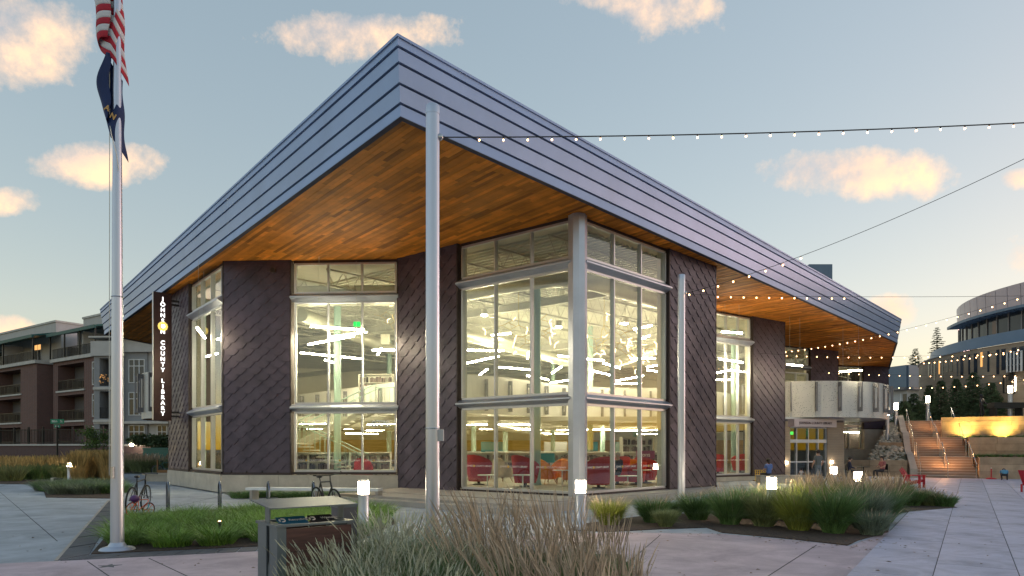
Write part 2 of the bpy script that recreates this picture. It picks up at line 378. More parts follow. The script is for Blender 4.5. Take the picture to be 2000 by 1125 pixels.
for n, c in (('tee_grey', (.13, .14, .14)), ('shorts_grey', (.17, .2, .23)), ('shirt_blue', (.12, .2, .48)), ('top_pink', (.36, .13, .14)), ('trousers_dark', (.03, .03, .04)), ('shoe', (.45, .43, .42)), ('tee_white', (.5, .5, .55)), ('kid_blue', (.1, .28, .45)), ('coat_navy', (.03, .035, .07))): cloth(n, c)
for n, c in (('paint_orange', (.8, .12, .03)), ('paint_teal', (.05, .5, .6)), ('paint_black', (.02, .02, .022)), ('paint_silver', (.4, .42, .45)), ('paint_green', (.05, .2, .18)), ('paint_purple', (.09, .03, .14))): M[n] = mat(n, c, .35)
M['tyre'] = mat('rubber', (.02, .02, .02), .8)
M['flag_red'] = mat('flag_red', (.42, .015, .035), .75, 0, .08, 5); M['flag_white'] = mat('flag_white', (.62, .62, .64), .75, 0, .05, 5)
M['flag_blue'] = mat('flag_blue', (.012, .03, .11), .75, 0, .1, 5); M['flag_gold'] = mat('flag_gold', (.6, .36, .12), .7)
# ------------------------------------------------------------------ ground
def sheet(name, poly, z, m, t=.05, parent=None, kind='structure'):
    mb = MB(); mb.prism(poly, z - t, z); o = obj(name, mb, m, parent)
    if kind and parent is None: tag(o, kind=kind)
    return o
sheet('ground', [(-1500, -300), (1500, -300), (1500, 2500), (-1500, 2500)], -.03, M['earth'])
plaza = sheet('plaza', [(-70, -60), (70, -60), (60, 58), (-30, 58), (-62, 40)], 0, M['concrete'], .02)
walk_poly = [G2(-150, 1108), G2(112, 1096), G2(520, 1076), G2(866, 1057), G2(1109, 1044), G2(1190, 1040), G2(1410, 1043), G2(1550, 1055), G2(1658, 1067), G2(1690, 1055), G2(1745, 1034), G2(1653, 1125), (2.2, 5.67), (.2, 2.4), (-12, 2.4)]
walk = sheet('walkway', walk_poly, .004, M['walk'], .02)
def strip(a, b, w, z):
    a = V2(*a); b = V2(*b); d = (b - a).normalized(); n = V2(-d.y, d.x) * w / 2
    return MB().prism([a - n, b - n, b + n, a + n], z - .003, z)
for a, b in (((1595, 1065), (1478, 1140)), ((171, 1097), (236, 1142)), ((291, 1091), (400, 1142)), ((800, 1064), (600, 1150)), ((1290, 1045), (1180, 1140))):
    obj('joint', strip(G2(*a), G2(*b), .014, .007), M['gap'], walk)
for a, b in (((0, 961), (112, 1057)), ((-120, 985), (70, 930)), ((430, 960), (700, 1000)), ((300, 1000), (560, 938)), ((880, 1020), (1110, 1012))):
    obj('joint', strip(G2(*a), G2(*b), .014, .003), M['gap'], plaza)
# large plaza slabs on the right, laid in courses
d1 = V2(.567, .824); e1 = V2(.824, -.567)
sl_me = MB().box(.006, .974, .006, 4.194, -.02, .014).mesh('slab'); sl_me.materials.append(M['slab'])
sl_me2 = MB().box(.006, .974, .006, 2.094, -.02, .014).mesh('slab'); sl_me2.materials.append(M['slab'])
sheet('slab_bed', [tuple(d1 * a + e1 * c) for a, c in ((2, -1.42), (24, -1.42), (24, -3.4), (30, -3.4), (30, -6.4), (55, -6.4), (55, 16), (2, 16))], .003, M['gap'], .02)
for i in range(-5, 16):
    for j in range(0, 13):
        c0 = -1.40 + i * .98; a0 = 2.2 + j * 4.2 + (1.4 if i % 2 else 0)
        if i < -2 and a0 < 29.5: continue
        if i < 0 and a0 < 23.5: continue
        p = d1 * a0 + e1 * c0
        px = CX + F * p.x / max(p.y, .1)
        if p.y < 2 or p.y > 40.5 or px > 2500: continue
        o = bpy.data.objects.new('slab', sl_me); o.location = (p.x, p.y, 0); o.rotation_euler = (0, 0, math.atan2(e1.y, e1.x)); COL.objects.link(o); o.parent = plaza
# dark pavers round the flagpole bed
def paver_run(pa, pb, pc, pd, n):
    pa, pb, pc, pd = [V2(*G2(*q)) for q in (pa, pb, pc, pd)]
    for i in range(n):
        t0, t1 = i / n + .004, (i + 1) / n - .004
        q = [pa.lerp(pb, t0), pa.lerp(pb, t1), pd.lerp(pc, t1), pd.lerp(pc, t0)]
        obj('paver', MB().prism(q, -.01, .012), M['paver'], plaza)
paver_run((112, 1096), (214, 978), (238, 978), (174, 1084), 9)
paver_run((116, 1096), (540, 1075), (540, 1067), (178, 1084), 10)
obj('edging', strip(G2(109, 1096), G2(212, 978), .05, .016), M['platform'], plaza)
# star inlaid in the walk
c = G(213, 1106); st = []
for k in range(10):
    a = math.pi / 2 + k * math.pi / 5 + .3; r = .17 if k % 2 == 0 else .07; st.append((c.x + r * math.cos(a), c.y + r * math.sin(a)))
obj('star_inlay', MB().prism(st, .0, .0085), M['paver'], walk)
# planting beds
sheet('flagpole_bed', [G2(178, 1083), G2(540, 1066), G2(700, 1056), G2(775, 1022), G2(745, 992), G2(560, 990), G2(245, 1004)], .02, M['soil'])
sheet('front_bed', [G2(560, 1150), G2(600, 1085), G2(760, 1062), G2(900, 1080), G2(1215, 1085), G2(1250, 1150), (.9, 5.0), (-2.2, 5.0)], .02, M['soil'])
sheet('corner_bed', [G2(1109, 1036), G2(1190, 1039), G2(1290, 1034), G2(1380, 1031), G2(1410, 1041), G2(1550, 1054), G2(1655, 1066), G2(1676, 1056), G2(1735, 1040), G2(1738, 1020), G2(1660, 992), G2(1420, 1000), G2(1260, 1008), G2(1140, 1024)], .02, M['soil'])
sheet('side_bed', [G2(1640, 1005), G2(1745, 1003), G2(1870, 992), G2(1790, 972), G2(1700, 962), G2(1620, 965)], .02, M['soil'])
sheet('left_bed', [G2(-200, 944), G2(80, 946), G2(90, 972), G2(218, 974), G2(222, 930), G2(230, 912), G2(-260, 905)], .02, M['soil'])
sheet('bench_bed', [G2(430, 962), G2(740, 966), G2(775, 985), G2(800, 972), G2(700, 948), G2(470, 946)], .015, M['soil'])
street = sheet('road', [(-140, 44), (-30, 44), (-22, 52), (-26, 58), (-140, 60)], .01, M['asphalt'], .02)

# ------------------------------------------------------------------ library
ZS = 9.13                                                     # soffit height
ZF = .35                                                      # floor level
lib = thing('library', 'brown-shingled library with a wide wood soffit, sloped metal fascia and tall glowing windows', 'building', (2.08, 21, 0))
def L_(name, mb, m, parent=None, **k): return obj(name, mb, m, parent or lib, world=True, **k)
P0 = (2.08, 21.0); P1 = (8.16, 27.0); P2 = (10.3, 35.05); P3 = (15.8, 38.8); P4 = (19.2, 47.3); P5 = (24.5, 50.2); P6 = (28.2, 58.5); P7 = (33.7, 59.8)
L1 = (-4.37, 25.86); L3 = (-11.35, 26.25); L4 = (-16.6, 32.45); L5 = (-14.2, 40.0); L6 = (-19.5, 46.2)
BACK = [(33.7, 59.8), (30.5, 64), (0, 66), (-20, 60)]
FOOT = [P0, P1, P2, P3, P4, P5, P6] + BACK + [L6, L5, L4, L3, L1]
ROOF = [(-2.46, 14.85), (26.6, 46.1), (34.6, 61.2), (31, 68), (0, 72), (-24, 62), (-24.6, 49.5), (-26.1, 42.8)]
def offset_poly(poly, e):                                     # outward miter offset (poly counter-clockwise)
    n = len(poly); out = []
    for i in range(n):
        a, b, c = V2(*poly[i - 1]), V2(*poly[i]), V2(*poly[(i + 1) % n])
        d0 = (b - a).normalized(); d1_ = (c - b).normalized(); n0 = V2(d0.y, -d0.x); n1 = V2(d1_.y, -d1_.x)
        m = (n0 + n1); m = m / max(.2, (m.dot(n0))); out.append(b + m * e)
    return out
# roof slab and fascia courses
L_('roof_slab', MB().prism(ROOF, 9.17, 10.45), M['gap'])
ZT = [9.13, 9.36, 9.74, 10.14, 10.45, 10.68]; EO = [.02, .09, .16, .225, .275, .30]
nR = len(ROOF)
for k in range(5):
    lo = offset_poly(ROOF, EO[k] + (.035 if k else .085)); hi = offset_poly(ROOF, EO[k + 1] + .0)
    li = offset_poly(ROOF, EO[k] - (.12 if k else .0)); hi_i = offset_poly(ROOF, EO[k + 1] - .2)
    for i in range(nR):
        j = (i + 1) % nR; z0, z1 = ZT[k] + (-.03 if k == 0 else .04), ZT[k + 1]
        mb = MB().hexa([(*lo[i], z0), (*lo[j], z0), (*li[j], z0), (*li[i], z0), (*hi[i], z1), (*hi[j], z1), (*hi_i[j], z1), (*hi_i[i], z1)])
        L_('fascia_course', mb, M['fascia'])
gc_o, gc_i = offset_poly(ROOF, .098), offset_poly(ROOF, -.03)  # added matte strip under the fascia lip, hides its bright window reflection
for i in range(nR):
    j = (i + 1) % nR
    L_('glint_cover', MB().hexa([(*gc_o[i], 9.082), (*gc_o[j], 9.082), (*gc_i[j], 9.082), (*gc_i[i], 9.082), (*gc_o[i], 9.098), (*gc_o[j], 9.098), (*gc_i[j], 9.098), (*gc_i[i], 9.098)]), M['edge_matte'])
cap = offset_poly(ROOF, .335); capi = offset_poly(ROOF, -.1)
for i in range(nR):
    j = (i + 1) % nR
    L_('roof_coping', MB().hexa([(*cap[i], 10.66), (*cap[j], 10.66), (*capi[j], 10.69), (*capi[i], 10.69), (*cap[i], 10.72), (*cap[j], 10.72), (*capi[j], 10.75), (*capi[i], 10.75)]), M['fascia'])
L_('roof_cover', MB().prism(offset_poly(ROOF, -.05), 10.46, 10.6), M['metal'])
hv = P(1583, 540, 52); hv = MB().box(hv.x - 1.0, hv.x + .75, 50, 52, 10.6, 1.75 + (877 - 523) / F * 51)
L_('roof_vent', hv, M['civic_blue'])
# soffit planks
def crossings(poly, o, d):
    out = []
    for i in range(len(poly)):
        a = V2(*poly[i]) - o; b = V2(*poly[(i + 1) % len(poly)]) - o
        ca = d.x * a.y - d.y * a.x; cb = d.x * b.y - d.y * b.x
        if (ca > 0) != (cb > 0):
            t = ca / (ca - cb); out.append((a + (b - a) * t).dot(d))
    return sorted(out)
pd = V2(-.646, .763).normalized(); pn = V2(pd.y, -pd.x)      # plank direction and its normal
FIN = offset_poly(FOOT, -.06); ROI = offset_poly(ROOF, .06)
cs = [V2(*p).dot(pn) for p in ROI]; PW = .135
planks = []; w = min(cs)
while w < max(cs):
    o = pn * (w + PW / 2); r = crossings(ROI, o, pd); f = crossings(FIN, o, pd)
    segs = [(r[i], r[i + 1]) for i in range(0, len(r) - 1, 2)]
    for i in range(0, len(f) - 1, 2):
        ns = []
        for a, b in segs:
            if f[i] > a: ns.append((a, min(b, f[i])))
            if f[i + 1] < b: ns.append((max(a, f[i + 1]), b))
        segs = [q for q in ns if q[1] - q[0] > .02]
    for a, b in segs:
        t = a - rnd.uniform(0, 2.0)
        while t < b:
            l = rnd.choice((.9, 1.3, 1.8, 2.2, 2.8)); t0, t1 = max(a, t), min(b, t + l)
            if t1 - t0 > .03: planks.append((t0, t1, w, rnd.gauss(.5, .26) + (rnd.random() < .1) * .5, rnd.uniform(-.003, .003)))
            t += l
    w += PW
def plank_into(mb, pl):
    t0, t1, w, c, dz = pl; mb.cur = min(1.4, max(0, c)); g = .0035
    q = [pd * t0 + pn * (w + g), pd * (t1 - .004) + pn * (w + g), pd * (t1 - .004) + pn * (w + PW - g), pd * t0 + pn * (w + PW - g)]
    mb.hexa([(*k, ZS + dz) for k in q] + [(*k, ZS + .03) for k in q])
def plank_size(pl):
    c = pd * ((pl[0] + pl[1]) / 2) + pn * pl[2]
    if c.y < 5 or not (0 < CX + F * c.x / c.y < 2000): return 0
    return (pl[1] - pl[0]) / c.y ** 2 * 1.0
soff = L_('soffit', MB().prism(ROOF, 9.163, 9.168), M['gap'])
planks.sort(key=plank_size, reverse=True)
for pl in planks[:300]:
    mb = MB(); plank_into(mb, pl); L_('plank', mb, M['plank'], soff, fix=False, attr=True)
mb = MB()
for pl in planks[300:]:
    c = pd * ((pl[0] + pl[1]) / 2) + pn * pl[2]
    if c.y < 64: plank_into(mb, pl)
tag(L_('far_planks', mb, M['plank'], soff, fix=False, attr=True), kind='stuff')

# windows, shingled panels
ROWS = [(3.575, 7.44), (7.90, 8.95)]
def window(fr, s0, s1, z0, n=3, rows=None, bands=True, ztop=ZS):
    rows = rows or [(z0, 3.14)] + ROWS
    fm = MB(); fw = .055
    for a, b in rows:
        fm.fbox(fr, s0, s1, -.10, .02, a - .075, a); fm.fbox(fr, s0, s1, -.10, .02, b, b + .075)
        for i in range(n + 1):
            c = s0 + (s1 - s0) * i / n; c = min(max(c, s0 + fw / 2), s1 - fw / 2)
            fm.fbox(fr, c - fw / 2, c + fw / 2, -.12, .045, a + .0005, b - .0005)
    wf = L_('window', fm, M['frame'])
    for a, b in rows:
        for i in range(n):
            c0 = s0 + (s1 - s0) * i / n + .02; c1 = s0 + (s1 - s0) * (i + 1) / n - .02
            L_('pane', MB().fbox(fr, c0, c1, -.05, -.042, a - .02, b + .02), M['glass'], wf, fix=True)
    if bands:
        for za, zb in ((3.215, 3.50), (7.515, 7.825)):
            if za < rows[0][0]: continue
            zm = za + (zb - za) * .42
            L_('transom_band', MB().fprof(fr, s0 - .12, s1 + .12, [(-.1, za), (.03, za), (.24, zm), (.24, zm + .045), (.03, zb), (-.1, zb)]), M['metal'])
    if ztop: L_('window_head', MB().fbox(fr, s0 - .05, s1 + .05, -.2, .0, rows[-1][1] + .078, ztop), M['trim_dark'])
    return wf
def clip(poly, x0, x1, y0, y1):
    def half(pts, ins, inter):
        out = []
        for i in range(len(pts)):
            a, b = pts[i - 1], pts[i]
            if ins(b):
                if not ins(a): out.append(inter(a, b))
                out.append(b)
            elif ins(a): out.append(inter(a, b))
        return out
    def ix(x): return lambda a, b: (x, a[1] + (b[1] - a[1]) * (x - a[0]) / (b[0] - a[0]))
    def iy(y): return lambda a, b: (a[0] + (b[0] - a[0]) * (y - a[1]) / (b[1] - a[1]), y)
    for ins, it in ((lambda p: p[0] >= x0, ix(x0)), (lambda p: p[0] <= x1, ix(x1)), (lambda p: p[1] >= y0, iy(y0)), (lambda p: p[1] <= y1, iy(y1))):
        poly = half(poly, ins, it)
        if len(poly) < 3: return []
    return poly
SW, SH = .62, .50                                              # shingle pitch across and up
SHAPE = [(0, SH * .56), (-SW * .53, .03), (-SW * .53, -.02), (-SW * .2, -SH * .50), (SW * .2, -SH * .50), (SW * .53, -.02), (SW * .53, .03)]
shingles = []
def shingle_panel(fr, s0, s1, z0, z1=ZS, d=.10, inner=True):
    pb = L_('shingle_panel', MB().fbox(fr, s0, s1, -.2, d, z0, z1 - .002), M['shingle_back'])
    t = MB(); t.fbox(fr, s0 - .045, s0, -.2, d + .045, z0, z1 - .004); t.fbox(fr, s1, s1 + .045, -.2, d + .045, z0, z1 - .004); t.fbox(fr, s0 - .045, s1 + .045, -.2, d + .06, z0 - .09, z0 - .001)
    L_('panel_trim', t, M['trim_dark'], pb)
    if inner: L_('inner_wall', MB().fbox(fr, s0 - .04, s1 + .04, -.4, -.205, ZF, z1 - .004), M['cream'])
    r = 0; zc = z0 + .1
    while zc - SH < z1:
        k = s0 - SW + (SW / 2 if r % 2 else 0)
        while k < s1 + SW:
            pts = clip([(k + x, zc + y) for x, y in SHAPE], s0 + .004, s1 - .004, z0 + .004, z1 - .01)
            if len(pts) >= 3:
                def dep(y): return d + .006 + .05 * max(0, min(1, (zc + SH * .56 - y) / (SH * 1.06)))
                n = len(pts)
                q = [fr.p(x, dep(y), y) for x, y in pts] + [fr.p(x, d - .002, y) for x, y in pts]
                c = fr.xy(k); shingles.append((c[1], q, n, pb, CX + F * c[0] / c[1]))
            k += SW
        zc += SH / 2; r += 1
    return pb

fR = Fr(P0, P1); fL = Fr(L1, P0); LL = fL.L
# corner post
cp = MB(); cp.prism([fR.xy(.26, .16), fR.xy(.26, -.2), tuple(V2(*P0) + (fR.n + fL.n) * -.15), fL.xy(LL - .26, -.2), fL.xy(LL - .26, .16), fL.xy(LL - .02, .26), tuple(V2(*P0) + (fR.n + fL.n) * .155), fR.xy(.02, .26)], .2, ZS)
L_('corner_post', cp, M['metal'])
window(fR, .28, 5.0, .40); shingle_panel(fR, 5.12, 8.5, .3)
window(fL, LL - 4.85, LL - .28, .40); shingle_panel(fL, .05, LL - 5.0, .2)
for fr, a, b in ((fR, .28, 5.06), (fL, LL - 4.92, LL - .28)): L_('window_sill', MB().fbox(fr, a, b, -.2, .07, .21, .324), M['trim_dark'])
fF = Fr(L3, L1)
window(fF, fF.L - 4.15, fF.L - .13, .93); shingle_panel(fF, .05, fF.L - 4.3, .83)
L_('window_sill', MB().fbox(fF, fF.L - 4.22, fF.L - .12, -.2, .09, .76, .853), M['trim_dark'])
fW = Fr(L4, L3)
window(fW, fW.L - 4.4, fW.L - .2, .93); shingle_panel(fW, .05, fW.L - 4.6, .83)
L_('window_sill', MB().fbox(fW, fW.L - 4.5, fW.L - .1, -.2, .09, .76, .853), M['trim_dark'])
f2 = Fr(P2, P3); window(f2, .5, 3.55, .42); shingle_panel(f2, 3.7, f2.L - .05, .3); L_('window_sill', MB().fbox(f2, .3, 3.62, -.2, .09, .25, .343), M['trim_dark'])
f3 = Fr(P4, P5); window(f3, .15, 2.75, .42, n=2, rows=[(1.55, 2.9), (3.575, 7.2), (7.9, 8.95)]); shingle_panel(f3, 2.9, f3.L - .05, 3.3)
f4 = Fr(P6, P7); window(f4, .25, 2.9, .42, n=2, rows=[(1.8, 3.6), (4.0, 6.6), (7.4, 8.95)], bands=False); shingle_panel(f4, 3.1, f4.L, 3.6)
for a, b in ((P1, P2), (P3, P4), (P5, P6), (P7, BACK[1]), (L5, L4), (L6, L5)):
    f = Fr(a, b); L_('return_wall', MB().fbox(f, .0, f.L, -.25, .05, .1, ZS - .003), M['shingle_back'])
for a, b in ((BACK[1], BACK[2]), (BACK[2], BACK[3]), (BACK[3], L6)):
    f = Fr(a, b); L_('back_wall', MB().fbox(f, 0, f.L, -.25, .05, .1, ZS - .003), M['shingle_back']); L_('inner_wall', MB().fbox(f, .0, f.L, -.4, -.26, 3.7, ZS - .01), M['cream']); L_('wood_panelling' if b in (BACK[2], BACK[3]) else 'inner_wall', MB().fbox(f, .0, f.L, -.42, -.26, ZF, 2.6), M['wood_wall' if b in (BACK[2], BACK[3]) else 'cream']); L_('inner_wall', MB().fbox(f, .0, f.L, -.40, -.26, 2.602, 3.4), M['deck'])
# shingles: the 300 largest in view stay single
def seen(s): return 0 if not (300 < s[4] < 1740) else 1 / s[0] ** 2
shingles.sort(key=seen, reverse=True)
def sh_faces(n): return [tuple(range(n))] + [(i, n + i, n + (i + 1) % n, (i + 1) % n) for i in range(n)]
for c, q, n, pb, px in shingles[:300]:
    L_('shingle', MB().add(q, sh_faces(n)), M['shingle'], pb, fix=False)
rest = {}
for c, q, n, pb, px in shingles[300:]:
    rest.setdefault(pb.name, (pb, MB()))[1].add(q, sh_faces(n))
for pb, mb in rest.values(): tag(L_('far_shingles', mb, M['shingle'], pb, fix=False), kind='stuff')
# stone base under the raised walls, in separate blocks
def blocks(fr, s0, s1, z0, z1, d, m, n, name='stone_block', parent=None, jit=.012, d0=-.3):
    for i in range(n):
        a = s0 + (s1 - s0) * i / n + .004; b = s0 + (s1 - s0) * (i + 1) / n - .004
        L_(name, MB().fbox(fr, a, b, d0, d + rnd.uniform(0, jit), z0, z1), m, parent)
blocks(fF, -.1, fF.L - .02, .05, .735, .16, M['limestone'], 6); blocks(fW, -.1, fW.L + .1, .05, .735, .16, M['limestone'], 7)
blocks(f2, -.1, f2.L + .1, .02, .24, .2, M['limestone'], 5)
blocks(f3, 2.9, f3.L + .3, .0, 3.2, .25, M['limestone'], 3); blocks(f3, -.2, 2.9, .0, 1.4, .2, M['limestone'], 2); blocks(f4, -.2, f4.L + .3, .0, 1.7, .2, M['limestone'], 3); blocks(f4, 3.1, f4.L + .3, 1.72, 3.5, .2, M['limestone'], 2)
# platform with two steps in front of the corner window
def plat(e_r, e_l, back):
    c = V2(*P0); A = c + fR.n * e_r + fL.n * e_l
    A = V2(*P0)
    # corner where the two offset lines meet
    n1, n2 = fR.n, fL.n; det = n1.x * n2.y - n1.y * n2.x; k1 = n1.dot(c) + e_r; k2 = n2.dot(c) + e_l
    A = V2((k1 * n2.y - k2 * n1.y) / det, (n1.x * k2 - n2.x * k1) / det)
    return [A, A + fR.u * (8.6), V2(*P1) + fR.u * .2, V2(*P0), V2(*L1) + V2(.2, .1), A - fL.u * back]
struct('platform', MB().prism(plat(1.17, 3.93, 8.3), .0, .16), M['platform']); 
struct('platform_step', MB().prism(plat(1.165, 3.50, 8.2), .162, .235), M['platform'])
struct('platform_edge', MB().prism(plat(.9, 2.2, 7.9), .236, .262), M['platform'])
# floor
L_('floor', MB().prism(offset_poly(FOOT, -.02), .1, ZF), M['carpet'])

# wall camera housing high on the frontal panel
c = fF.p(3.05 - .9, .16, 8.78 - .15)
mb = MB(); mb.tube(fF.p(2.05, .08, 8.72), fF.p(2.05, .24, 8.72), .11, n=16); L_('camera_ring', mb, M['trim_dark'], smooth=True)
mb = MB(); mb.tube(fF.p(2.05, .2, 8.72), fF.p(2.05, .25, 8.72), .075, n=14); L_('camera_lens', mb, M['black'])

# entrance vestibule under the round balcony
A_, B_ = (15.75, 38.9), (20.3, 40.9)
fE = Fr(A_, B_); EL = fE.L
mb = MB(); mb.fbox(fE, -.1, .55, -3, .1, .05, 3.5); mb.fbox(fE, 3.55, EL, -3, .1, .05, 3.5); mb.fbox(fE, .55, 3.55, -3, .1, 3.22, 3.5); L_('vestibule_wall', mb, M['stucco_dk'])
mb = MB(); mb.fbox(fE, -.05, EL, -4, .2, 3.5, 3.62); L_('vestibule_roof', mb, M['metal'])
for k in range(22):
    z = .08 + k * .15
    for a, b in ((-.1, .55), (3.55, EL)): 
        L_('stone_course', MB().fbox(fE, a + .003, b - .003, .1, .125 + rnd.uniform(0, .01), z, z + .142), M['civic_stone'])
L_('entrance_header', MB().fbox(fE, .35, 3.75, .13, .62, 3.05, 3.5), M['civic_pale'])
place_text('lettering', text_mesh('JOHNSON COUNTY LIBRARY', .2), M['sign_brown'], fE.p(2.05, .63, 3.27), (*fE.u, 0), lib)
mb = MB()
for s in (.58, 1.12, 2.05, 2.85, 3.5): mb.fbox(fE, s - .03, s + .03, -.06, .08, .12, 3.04)
mb.fbox(fE, .55, 3.55, -.06, .09, 2.12, 2.32); mb.fbox(fE, .55, 3.55, -.06, .09, 2.98, 3.045)
door = L_('entrance_door', mb, M['metal'])
for a, b in ((.61, 1.09), (1.15, 2.02), (2.08, 2.82), (2.88, 3.47)):
    L_('pane', MB().fbox(fE, a, b, -.01, 0, .13, 2.12), M['glass'], door); L_('pane', MB().fbox(fE, a, b, -.01, 0, 2.32, 2.98), M['glass'], door)
    L_('door_rail', MB().fbox(fE, a, b, -.02, .05, .95, 1.03), M['metal'], door)
L_('vestibule_floor', MB().fbox(fE, .56, 3.54, -3, .05, .02, .1), M['platform'])
L_('vestibule_back', MB().fbox(fE, .56, 3.54, -3.1, -2.9, .1, 3.2), M['tan'])
L_('exit_sign', MB().fbox(fE, 1.35, 1.62, -.7, -.66, 2.62, 2.8), M['exit'])
for s in (-.03 + .25, 3.9):
    L_('wall_light', MB().ball(fE.p(s, .2, .95), .06), M['bollard_glow'])

# round balconies: curved perforated panels with slotted fins at the joints
def drum(C, r, z0, z1, a0, a1, n, mat_under):
    for i in range(n):
        t0 = a0 + (a1 - a0) * i / n + .004; t1 = a0 + (a1 - a0) * (i + 1) / n - .004
        L_('balcony_panel', MB().lathe([(r, z0), (r, z1), (r - .06, z1), (r - .06, z0), (r, z0)], 6, (C[0], C[1], 0), t0, t1), M['panel_perf'])
    for i in range(n + 1):
        t = a0 + (a1 - a0) * i / n; dx, dy = math.cos(t), math.sin(t)
        f = Fr((C[0] + dx * r, C[1] + dy * r), (C[0] + dx * (r + .01), C[1] + dy * (r + .01)))
        mb = MB(); h0, h1 = z0 + .35, z1 - .08
        for d0, d1_ in ((.03, .10), (.26, .33)): mb.fbox(f, d0, d1_, -.04, .04, h0, h1)
        mb.fbox(f, .1, .26, -.038, .038, h0, h0 + .25); mb.fbox(f, .1, .26, -.038, .038, h1 - .25, h1)
        L_('balcony_fin', mb, M['fin'])
    L_('balcony_base', MB().lathe([(.01, z0 + .02), (r - .07, z0 + .02), (r - .07, z0 + .3), (.01, z0 + .3)], 40, (C[0], C[1], 0)), mat_under)
M['panel_perf'] = m = mat('perforated_panel', (.66, .65, .62), .45, 0, .05, 1.5)
t = m.node_tree; b = t.nodes['Principled BSDF']; co = t.nodes.new('ShaderNodeTexCoord')
vo = t.nodes.new('ShaderNodeTexVoronoi'); vo.inputs['Scale'].default_value = 11; t.links.new(co.outputs['Object'], vo.inputs['Vector'])
n2 = t.nodes.new('ShaderNodeTexNoise'); n2.inputs['Scale'].default_value = 1.1; t.links.new(co.outputs['Object'], n2.inputs['Vector'])
m1 = t.nodes.new('ShaderNodeMath'); m1.operation = 'MULTIPLY'; m1.inputs[1].default_value = .42; t.links.new(n2.outputs[0], m1.inputs[0])
m2 = t.nodes.new('ShaderNodeMath'); m2.operation = 'LESS_THAN'; t.links.new(vo.outputs['Distance'], m2.inputs[0]); t.links.new(m1.outputs[0], m2.inputs[1])
mx_ = t.nodes.new('ShaderNodeMix'); mx_.data_type = 'RGBA'; src = b.inputs['Base Color'].links[0].from_socket
t.links.new(m2.outputs[0], mx_.inputs[0]); t.links.new(src, mx_.inputs[6]); mx_.inputs[7].default_value = (.30, .30, .30, 1); t.links.new(mx_.outputs[2], b.inputs['Base Color'])
drum((18.5, 45), 6.0, 3.62, 5.75, R(-135), R(18), 12, M['metal'])
drum((-17.6, 38.6), 3.4, 3.4, 5.9, R(150), R(300), 8, M['plank'])

# blade sign on the left wing
fS = Fr(L4, L3); sS = fS.L - 6.25
sign = thing('blade_sign', 'tall dark brown vertical blade sign with white letters on the left wing of the library', 'sign', fS.p(sS, .8, 3.05))
f = Fr(fS.xy(sS, .45), fS.xy(sS, 1.2)); f.n = fS.u.copy()
obj('sign_box', MB().fbox(f, 0, .75, -.09, .09, 3.05, 8.9), M['sign_brown'], sign, world=True)
obj('edge_strip', MB().fbox(f, .752, .775, -.08, .08, 3.07, 8.88), M['frame'], sign, world=True)
for z in (3.35, 8.5):
    for dz in (-.09, .09): obj('bracket', MB().fbox(f, -.44, 0, -.035, .035, z + dz - .04, z + dz + .04), M['black'], sign, world=True)
    obj('bracket_plate', MB().fbox(f, -.45, -.36, -.06, .06, z - .2, z + .2), M['black'], sign, world=True)
rd = Vector((*(-f.u), 0))
txt = 'JOHNSON COUNTY LIBRARY'; zz = 8.62; st = (8.62 - 3.38) / (len(txt) - 1)
for i, ch in enumerate(txt):
    z = 8.6 - i * st
    if ch == ' ': continue
    o_ = f.p(.375, .095, z)
    if i == 5:
        mb = MB()
        for k in range(12):
            a = k * math.pi / 6; mb.ball((o_[0] + rd.x * .16 * math.cos(a), o_[1] + rd.y * .16 * math.cos(a), o_[2] + .16 * math.sin(a)), .065, 6, 4)
        obj('flower_emblem', mb, M['sign_gold'], sign, world=True)
        mb = MB().ball(Vector(o_) + Vector((*fS.u, 0)) * .06, .09, 8, 6); obj('emblem_centre', mb, M['sign_white'], sign, world=True)
    else:
        place_text('letter', text_mesh(ch, .25, .012, bold=.004), M['sign_white'], o_, rd, sign)
# lettering on the glass
dec = text_mesh('JOHNSON COUNTY LIBRARY', .088, .001)
def decals(fr, s0, s1, z):
    for i in range(3):
        c = s0 + (s1 - s0) * (i + .5) / 3
        place_text('glass_lettering', dec, M['decal'], fr.p(c, -.036, z), (*fr.u, 0), lib)
        L_('glass_emblem', MB().tube(fr.p(c - .225, -.037, z), fr.p(c - .225, -.03, z), .04, n=10), M['gold'])
decals(fR, .28, 5.0, 1.15); decals(fL, LL - 4.85, LL - .28, 1.15); decals(fF, fF.L - 4.15, fF.L - .13, 1.3); decals(f2, .5, 3.55, 1.15)
place_text('house_number', text_mesh('8778', .36, .002, bold=.008), M['decal'], fF.p(fF.L - .75, -.035, 2.72), (*fF.u, 0), lib)
# ------------------------------------------------------------------ inside the library
# ceiling deck with ribs, open-web joists, girders
L_('ceiling_deck', MB().prism(offset_poly(FOOT, -.1), 9.06, 9.12), M['deck'])
mb = MB(); cA = V2(*P0)
jd = fR.u; jn = fL.u * -1
FI = offset_poly(FOOT, -.6)
def inner_runs(o, d):
    c = crossings(FI, o, d); return [(c[i], c[i + 1]) for i in range(0, len(c) - 1, 2)]
for k in range(170):                                           # ribs of the steel deck
    o = cA + jd * (k * .3 + .6); 
    for a, b in inner_runs(o, jn):
        p, q = o + jn * a, o + jn * b; n_ = jd * .05
        mb.hexa([(*(p - n_), 9.0), (*(q - n_), 9.0), (*(q + n_), 9.0), (*(p + n_), 9.0), (*(p - n_), 9.058), (*(q - n_), 9.058), (*(q + n_), 9.058), (*(p + n_), 9.058)])
    if k > 110: break
L_('deck_ribs', mb, M['deck'], fix=False)
